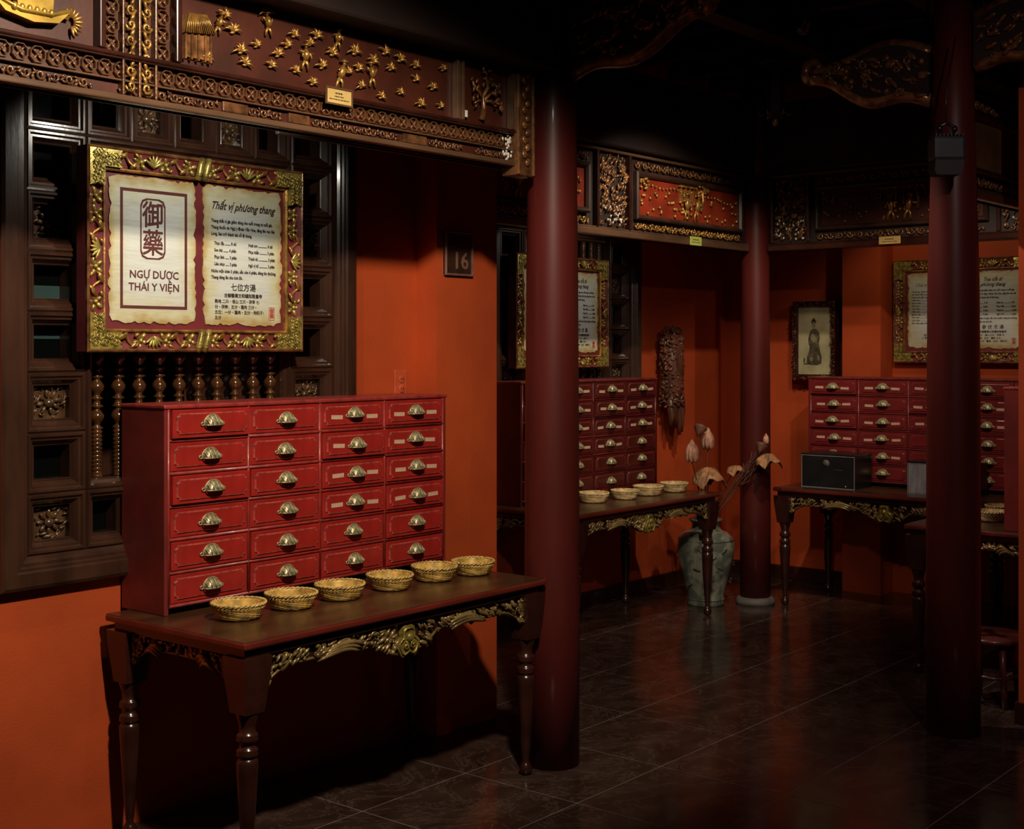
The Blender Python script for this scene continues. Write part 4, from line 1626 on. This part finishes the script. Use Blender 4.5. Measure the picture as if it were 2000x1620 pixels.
plate('caption_plate', 3.127, 3.326, 2.548, .115, .052, 'yplate', [(.034, .0055, .010), (.042, .0040, -.001), (.088, .0036, -.011)],
      'small yellow caption plate on the near fascia rail', 'caption plate', frame='carvedrail')
plate('caption_plate', 7.14, 4.394, 2.362, .135, .054, 'greenplate', [(.070, .0055, .008), (.095, .0040, -.008)], 'yellow-green caption plate on the far bay fascia', 'caption plate')
plate('caption_plate', 7.874, 3.452, 2.366, .14, .048, 'yplate', [(.060, .0055, .006), (.095, .0040, -.009)], 'dull tan caption plate on the shadowed rear fascia', 'caption plate', rz=-90)
plate('paper_tag', 3.797, 3.346, 2.584, .020, .026, 'white', [], 'tiny white paper tag beside the carved tree panel', 'tag')

sg = empty('number_sign', (4.448, 3.97, 2.118), 0, 'dark bronze number plaque reading 16 on the orange pier', 'sign')
b = MB()
b.box(-.092, .092, -.012, 0, -.098, .098, .003)
b.build('plaque', 'sign', sg)
b = MB()
frame_rings(b, -.092, .092, -.098, .098, [(0, 0), (0, -.018), (.004, -.020), (.009, -.018), (.009, -.011)])
b.build('plaque_border', 'signtext', sg)
text('numerals', '16', .105, 'signtext', sg, .012, -.0128, -.066, ext=.001, bold=.0015)

ot = empty('wall_outlet', (4.206, 4.09, 1.545), 0, 'orange painted electrical outlet on the orange wall above the cabinet', 'outlet')
b = MB()
b.box(-.038, .038, -.010, 0, -.060, .060, .004)
b.build('cover_plate', 'switch', ot)
for dz in (.020, -.022):
    b = MB()
    b.lathe([(.018, 0), (.018, .003), (.016, .004)], 16, m=Matrix.Translation((.004, -.010, dz)) @ rotm('X', 90))
    s_ = b.build('socket', 'switch', ot)
    b = MB()
    for dx in (-.006, .006):
        b.box(.004 + dx - .0015, .004 + dx + .0015, -.0148, -.0138, dz - .005, dz + .005)
    b.build('slot', 'black', s_)

# ================================================================ VASE WITH DRIED LOTUS
vs_ = empty('ceramic_vase', (7.70, 4.66, 0), 0, 'grey-green patterned ceramic vase on the floor behind the table leg', 'vase')
v = MB()
v.lathe([(.115, 0), (.125, .006), (.118, .03), (.122, .08), (.150, .18), (.180, .30), (.190, .38), (.180, .435), (.145, .475), (.105, .492), (.092, .510),
         (.092, .540), (.108, .556), (.112, .562), (.108, .568), (.094, .566), (.084, .552), (.082, .50)], 40, caps=False)
v.build('vase_body', 'vase', vs_)
v = MB()
v.lathe([(.1825, .428), (.1865, .432), (.1835, .438)], 40, caps=False)
v.lathe([(.1225, .036), (.1265, .041), (.1240, .047)], 40, caps=False)
v.build('raised_band', 'vase', vs_)
v = MB()
rn = random.Random(4)
for k in range(26):
    a = rn.uniform(0, 2 * PI)
    z = rn.uniform(.12, .40)
    r = .130 + .060 * math.sin(min(1, z / .38) * PI / 2)
    t = Vector((-math.sin(a), math.cos(a), rn.uniform(-.8, .8)))
    v.blob((r * math.cos(a), r * math.sin(a), z), (.012, .006, .028), rot=rot_to(t), nu=6, nv=5, point=.3)
v.build('applied_leaves', 'vasedark', vs_)


def lotus_stem(mb, tip, r=.004):
    base = Vector((rnd.uniform(-.03, .03), rnd.uniform(-.03, .03), .51))
    mid = base.lerp(Vector(tip), .5) + Vector((0, 0, .04))
    pts = []
    for i in range(9):
        t = i / 8
        pts.append(base * (1 - t) ** 2 + mid * 2 * t * (1 - t) + Vector(tip) * t * t)
    mb.tube(pts, r, 6)


VB = Vector((7.70, 4.66, 0))


def lotus(kind, wx, wy, wz, label, cat, s=1.0):
    root = empty({'bud': 'lotus_bud', 'leaf': 'lotus_leaf', 'pod': 'lotus_seed_pod', 'twig': 'dried_twig'}[kind], VB, 0, label, cat, 'dried lotus in the vase')
    tip = Vector((wx, wy, wz)) - VB
    st = MB()
    lotus_stem(st, tip, .0042 if kind != 'twig' else .003)
    st.build('stem', 'twig', root)
    h = MB()
    if kind == 'bud':
        for k in range(7):
            a = 2 * PI * k / 7
            d = Vector((-math.cos(a) * .12, -math.sin(a) * .12, 1))
            h.blob(tip + Vector((math.cos(a) * .016 * s, math.sin(a) * .016 * s, .034 * s)), (.020 * s, .012 * s, .042 * s), rot=rot_to(d), nu=7, nv=6, point=.25)
        h.blob(tip + Vector((0, 0, .05 * s)), (.018 * s, .018 * s, .045 * s), nu=8, nv=6, point=.3)
        h.build('petals', 'lotus', root)
        c = MB()
        c.lathe([(.006, -.01), (.020 * s, 0), (.026 * s, .012 * s), (.020 * s, .022 * s)], 10, m=Matrix.Translation(tip))
        c.build('calyx', 'twig', root)
    elif kind == 'pod':
        h.lathe([(.005, -.05 * s), (.016 * s, -.03 * s), (.036 * s, .0), (.040 * s, .010 * s), (.034 * s, .014 * s)], 14, m=Matrix.Translation(tip) @ rotm('Y', 35))
        h.build('seed_head', 'twig', root)
        c = MB()
        for k in range(9):
            a = 2 * PI * k / 8
            q = .022 * s if k < 8 else 0
            c.blob(tip + (rotm('Y', 35) @ Vector((q * math.cos(a), q * math.sin(a), .014 * s))), (.005, .005, .005), nu=6, nv=4)
        c.build('seeds', 'lotus', root)
    elif kind == 'leaf':
        n, k = 28, 6
        vs, fs = [], []
        for j in range(k + 1):
            rr = .105 * s * j / k
            for i in range(n):
                a = 2 * PI * i / n
                w = rr * (1 + .12 * math.sin(3 * a) + .05 * math.sin(9 * a))
                z = -.5 * rr * abs(math.sin(a * 1.5)) + .018 * s * math.sin(7 * a) * (j / k) - .3 * rr * rr / .1
                vs.append(tip + Vector((w * math.cos(a), w * math.sin(a) * .7, z)))
        for j in range(k):
            for i in range(n):
                i2 = (i + 1) % n
                fs.append((j * n + i, j * n + i2, (j + 1) * n + i2, (j + 1) * n + i))
        h.add(vs, fs, True)
        o = h.build('leaf_blade', 'lotusleaf', root)
        sm = o.modifiers.new('thickness', 'SOLIDIFY')
        sm.thickness = .003
    else:
        for k in range(3):
            d = Vector((rnd.uniform(-.05, .08), rnd.uniform(-.03, .03), rnd.uniform(.02, .08)))
            h.tube([tip * .75 + Vector((0, 0, .12)), tip * .9 + d * .6, tip + d], [.003, .0025, .0015], 5)
        h.build('branch', 'twig', root)
    return root


lotus('bud', 7.43, 4.60, .97, 'pale dried lotus bud leaning left, lowest of the buds', 'flower', 1.5)
lotus('bud', 7.66, 4.62, 1.04, 'tallest upright dried lotus bud over the vase', 'flower', 1.45)
lotus('pod', 7.58, 4.63, 1.17, 'dark dried lotus pod beside the tallest bud', 'flower', 1.15)
lotus('leaf', 7.62, 4.58, .915, 'crumpled pale brown lotus leaf just above the table corner', 'leaf', 1.25)
lotus('leaf', 7.80, 4.48, .92, 'yellowish curled lotus leaf right of the pale leaf', 'leaf', .75)
lotus('leaf', 7.80, 4.24, 1.01, 'golden drooping lotus leaf at the far right of the bunch', 'leaf', .95)
lotus('pod', 7.76, 4.28, 1.06, 'dark lotus pod pointing right in front of the corner column', 'flower', 1.0)
lotus('twig', 7.78, 4.32, .98, 'bare dried twig leaning right across the corner column', 'twig')
lotus('twig', 7.74, 4.36, .90, 'low dried twig bending right under the golden leaf', 'twig')
lotus('bud', 7.77, 4.25, 1.08, 'slim dried lotus bud pointing up beside the golden leaf', 'flower', .7)

# ================================================================ ROOT WOOD CARVING ON THE WALL
rc = empty('wood_carving', (7.99, 5.115, 1.07), 0, 'tall gnarled root wood carving hanging on the orange wall', 'carving')
rn = random.Random(14)
b = MB()
b.tube([(0, .01, .22), (-.012, .0, .34), (.006, 0, .48), (-.006, 0, .62), (.010, .01, .74)], [.058, .082, .088, .084, .06], 12)
for k in range(420):
    z = rn.uniform(.22, .77)
    th = math.radians(rn.uniform(-125, 95))
    rr_ = .080 + rn.uniform(-.006, .016) - .03 * max(0, (z - .68) / .1)
    a = rn.uniform(0, 6.28)
    b.blob((rr_ * math.sin(th), -rr_ * math.cos(th) * .8, z), (.010, .012, .022), rot=rot_to((math.cos(a), -.3, math.sin(a) + .5)), nu=6, nv=5, point=.2)
b.build('carved_body', 'root', rc)
for k, (x, L, lean) in enumerate(((-.055, .16, -.01), (-.02, .17, .03), (.02, .22, .03), (.055, .20, .02), (.078, .12, .0))):
    b = MB()
    b.tube([(x * .7, .0, .32), (x, -.03, .24), (x + lean * .5, -.04, .24 - L * .5), (x + lean, -.035, .24 - L)], [.034, .030, .024, .012], 9)
    b.build('root_finger', 'root', rc)

# ================================================================ INK PORTRAIT (flat picture in a deep frame)
ip = empty('ink_portrait', (8.80, 4.60, 1.47), -90, 'ink drawing of a robed figure in a deep dark gilt frame', 'picture')
w, h = .335, .565
b = MB()
frame_rings(b, 0, w, 0, h, [(0, .12), (0, .0), (.008, -.010), (.030, -.004), (.040, .006), (.042, .02)])
b.box(.01, w - .01, .10, .118, .01, h - .01)
b.build('deep_frame', 'legwood', ip)
b = MB()
carve_beans(b, lambda x, z: (x < .034 or x > w - .034 or z < .034 or z > h - .034) and .004 < x < w - .004 and .004 < z < h - .004, 0, w, 0, h, -.006, 150, random.Random(2), .011, 45)
tag(b.build('frame_carving', 'giltdark', ip), kind='stuff')
b = MB()
b.box(.038, w - .038, .016, .02, .038, h - .038)
pp = b.build('picture_sheet', 'mount', ip)
b = MB()
cx = .165


def ell(cx_, cz_, rx, rz, n=18, a=0.0):
    return [(cx_ + rx * math.cos(t) * math.cos(a) - rz * math.sin(t) * math.sin(a), cz_ + rx * math.cos(t) * math.sin(a) + rz * math.sin(t) * math.cos(a)) for t in [2 * PI * i / n for i in range(n)]]


robe = [(-.060, .125), (-.030, .108), (.020, .106), (.056, .118), (.060, .160), (.046, .210), (.036, .262), (.044, .300), (.036, .345), (.014, .368),
        (-.014, .368), (-.034, .345), (-.046, .300), (-.044, .262), (-.034, .240), (-.040, .205), (-.058, .160)]
for poly in ([(cx + x_, z_) for x_, z_ in robe], ell(cx - .004, .418, .021, .016), ell(cx - .004, .434, .012, .012), ell(cx - .078, .14, .007, .018), ell(cx - .060, .116, .026, .006)):
    b.prism(poly[::-1], .0150, .0158)
b.build('ink_figure', 'inksoft', pp)
b = MB()
for poly in (ell(cx - .006, .300, .020, .032, a=.25), ell(cx - .022, .150, .013, .016), ell(cx + .034, .160, .009, .022), ell(cx + .020, .285, .005, .030, a=-.2)):
    b.prism(poly[::-1], .0144, .0150)
b.build('light_wash', 'wash', pp)
b = MB()
b.prism(ell(cx - .004, .392, .015, .020)[::-1], .0146, .0152)
b.build('face_wash', 'wash', pp)


# ================================================================ BOXES ON THE REAR TABLE
def metal_box(name, loc, w, d, h, label, face, rz=-90, slot=True):
    root = empty(name, loc, rz, label, 'box')
    b = MB()
    b.box(0, w, 0, d, 0, h - .012, .003)
    b.build('box_body', 'blackmetal', root)
    b = MB()
    b.box(-.003, w + .003, -.003, d + .003, h - .012, h, .002)
    b.build('lid', 'blackmetal', root)
    b = MB()
    frame_rings(b, -.001, w + .001, 0, h - .012, [(0, .0), (0, -.002), (.004, -.002), (.004, .0)])
    b.build('edge_trim', 'greymetal', root)
    if face:
        b = MB()
        b.box(.006, w - .006, -.0016, 0, .006, h - .018)
        b.build('face_panel', 'greymetal', root)
    else:
        b = MB()
        b.lathe([(.024, 0), (.024, .0015)], 20, m=Matrix.Translation((w * .47, -.0005, h * .72)) @ rotm('X', 90))
        b.build('round_sticker', 'tagdark', root)
    b = MB()
    b.box(w * .62, w * .80, -.003, -.0005, h * .52, h * .56)
    b.build('slot', 'black' if face else 'lampgrey', root)
    b = MB()
    b.blob((w * .84, -.004, .018), (.006, .005, .006), nu=8, nv=5)
    b.build('lock_knob', 'brass', root)
    return root


metal_box('metal_box', (8.11, 4.17, TH), .375, .26, .225, 'glossy black box with a round sticker, left on the rear table', False)
metal_box('metal_box', (8.15, 3.455, TH), .435, .20, .205, 'grey-faced box on the rear table, half behind the right column', True)

# ================================================================ FLOODLIGHT NEAR THE RIGHT COLUMN
fl = empty('hanging_floodlight', (5.56, 2.185, 2.43), -50, 'charcoal floodlight hanging by a wire before the right column', 'lamp')
b = MB()
b.box(-.068, .068, -.05, .05, .060, .165, .014)
b.build('housing', 'lampgrey', fl)
b = MB()
for k in range(8):
    b.box(-.060 + k * .016, -.054 + k * .016, -.045, .045, .163, .172)
b.build('cooling_fins', 'lampgrey', fl)
b = MB()
b.prism([(-.055, .0), (.045, .0), (.058, .030), (.060, .064), (-.060, .064), (-.064, .02)][::-1], -.044, .044)
b.build('shade_cowl', 'black', fl)
b = MB()
b.tube([(-.03, 0, .165), (-.036, 0, .205), (0, 0, .225), (.036, 0, .205), (.03, 0, .165)], .008, 7)
b.blob((-.03, 0, .20), (.016, .016, .018), nu=8, nv=6)
b.blob((.034, 0, .198), (.014, .014, .016), nu=8, nv=6)
b.build('bracket', 'blackmetal', fl)
b = MB()
b.tube([(-.005, 0, .22), (-.002, .0, .32), (.012, .01, .42), (.05, .03, .60)], .003, 6)
b.build('cord', 'blackmetal', fl)
b = MB()
b.box(-.005, .06, .03, .16, .10, .13, .004)
b.build('wall_arm', 'blackmetal', fl)

# ceiling spot fixtures that light the far bays
for loc, tgt, lab in ((L2, (7.2, 5.1, 1.3), 'small dark ceiling spotlight aimed at the far bay'), (L3, (8.8, 3.7, 1.4), 'small dark ceiling spotlight aimed at the rear wall')):
    d = (Vector(tgt) - Vector(loc)).normalized()
    root = empty('ceiling_spotlight', Vector(loc) - d * .07, 0, lab, 'lamp', 'ceiling spotlights')
    root.rotation_euler = d.to_track_quat('Z', 'Y').to_euler()
    b = MB()
    b.lathe([(.02, -.09), (.032, -.08), (.036, .0), (.038, .055), (.034, .055), (.030, .0)], 18, caps=True)
    b.build('lamp_can', 'blackmetal', root)
    b = MB()
    q = root.rotation_euler.to_matrix().inverted()
    up = q @ Vector((0, 0, 1))
    top = H - (Vector(loc) - d * .07).z
    b.tube([up * .02, up * .12, up * (top - .1), up * top], .007, 6)
    b.build('drop_rod', 'blackmetal', root)

# ================================================================ HANGING LANTERN
ln = empty('hanging_lantern', (7.0, 3.77, 3.02), 0, 'dark wooden lantern hanging in the shadow under the roof', 'lantern')
b = MB()
b.lathe([(.035, .02), (.055, .05), (.055, .30), (.04, .33)], 6, smooth=False)
b.build('lantern_body', 'beam', ln)
b = MB()
b.lathe([(.05, .33), (.10, .34), (.05, .375), (.02, .40)], 6, smooth=False)
b.build('lantern_roof', 'beam', ln)
b = MB()
for k in range(6):
    a = 2 * PI * k / 6
    b.tube([(.055 * math.cos(a), .055 * math.sin(a), .05), (.085 * math.cos(a), .085 * math.sin(a), .03), (.095 * math.cos(a), .095 * math.sin(a), .06)], .006, 5)
b.blob((0, 0, 0), (.02, .02, .03), nu=8, nv=6)
b.build('lantern_ornament', 'giltdark', ln)
b = MB()
b.tube([(0, 0, .39), (0, 0, H - 3.02)], .004, 6)
b.build('cord', 'blackmetal', ln)


# ================================================================ CARVED BRACKETS AT THE COLUMN TOPS
def bracket(name, loc, rotz, label, L, seed):
    """dragon-like brace; local x away from the column, z up"""
    root = empty(name, loc, rotz, label, 'bracket', 'carved column brackets')
    rn_ = random.Random(seed)
    b = MB()
    up, lo = [], []
    N = 16
    for i in range(N + 1):
        t = i / N
        up.append((L * t, .16 + .05 * math.sin(t * 5) + .03 * t))
        lo.append((L * t, -.05 + .16 * t ** 1.6 + .025 * math.sin(t * 9)))
    b.prism((lo + up[::-1])[::-1], -.03, .03)
    b.build('brace_board', 'beam', root)
    b = MB()
    b.tube([(x, 0, z) for x, z in lo], .034, 8)
    b.tube([(x, 0, z) for x, z in up], .032, 8)
    b.tube(spiral(L, .16, 0, .05, 1.3, -PI / 2, 1, 14), .026, 8)
    b.build('gilt_edge', 'giltdark', root)
    b = MB()
    for side in (-1, 1):
        carve_beans(b, lambda x, z: -.03 + .16 * (x / L) ** 1.6 < z < .16 + .02, .02, L - .02, -.05, .22, side * .034, 70, rn_, .030, 25)
    tag(b.build('brace_carving', 'giltdark', root), kind='stuff')
    return root


bracket('carved_bracket', (5.83, 2.36, 2.86), 90, 'carved bracket reaching left from the top of the right column', .58, 1)
bracket('carved_bracket', (4.352, 3.26, 2.86), -90, 'carved bracket reaching out from the top of the middle column', .62, 2)
bracket('carved_bracket', (5.83, 2.16, 2.98), -90, 'carved bracket rising from the right column to the right edge', .60, 3)

# ================================================================ LOW CHAIR UNDER THE RIGHT TABLE
ch = empty('low_chair', (6.44, 2.31, 0), 0, 'reddish wooden low chair tucked behind the right column', 'chair')
b = MB()
b.lathe([(.15, .30), (.17, .305), (.175, .318), (.165, .33), (.02, .332)], 28)
b.build('seat', 'chairwood', ch)
for k in range(4):
    a = PI / 4 + k * PI / 2
    b = MB()
    b.tube([(.11 * math.cos(a), .11 * math.sin(a), .30), (.12 * math.cos(a), .12 * math.sin(a), .16), (.14 * math.cos(a), .14 * math.sin(a), 0)], [.018, .015, .018], 8)
    b.build('leg', 'chairwood', ch)
for a in (122, 152):
    q = math.radians(a)
    b = MB()
    b.tube([(.15 * math.cos(q), .15 * math.sin(q), .325), (.155 * math.cos(q), .155 * math.sin(q), .50), (.165 * math.cos(q), .165 * math.sin(q), .66)], [.018, .014, .020], 8)
    b.build('back_post', 'chairwood', ch)
b = MB()
b.tube([(.17 * math.cos(math.radians(a)), .17 * math.sin(math.radians(a)), .645) for a in range(107, 168, 10)], .018, 8)
b.build('back_rail', 'chairwood', ch)
b = MB()
b.tube([(.125 * math.cos(2 * PI * i / 24), .125 * math.sin(2 * PI * i / 24), .14) for i in range(24)], .010, 6, closed=True)
b.build('stretcher_ring', 'chairwood', ch)
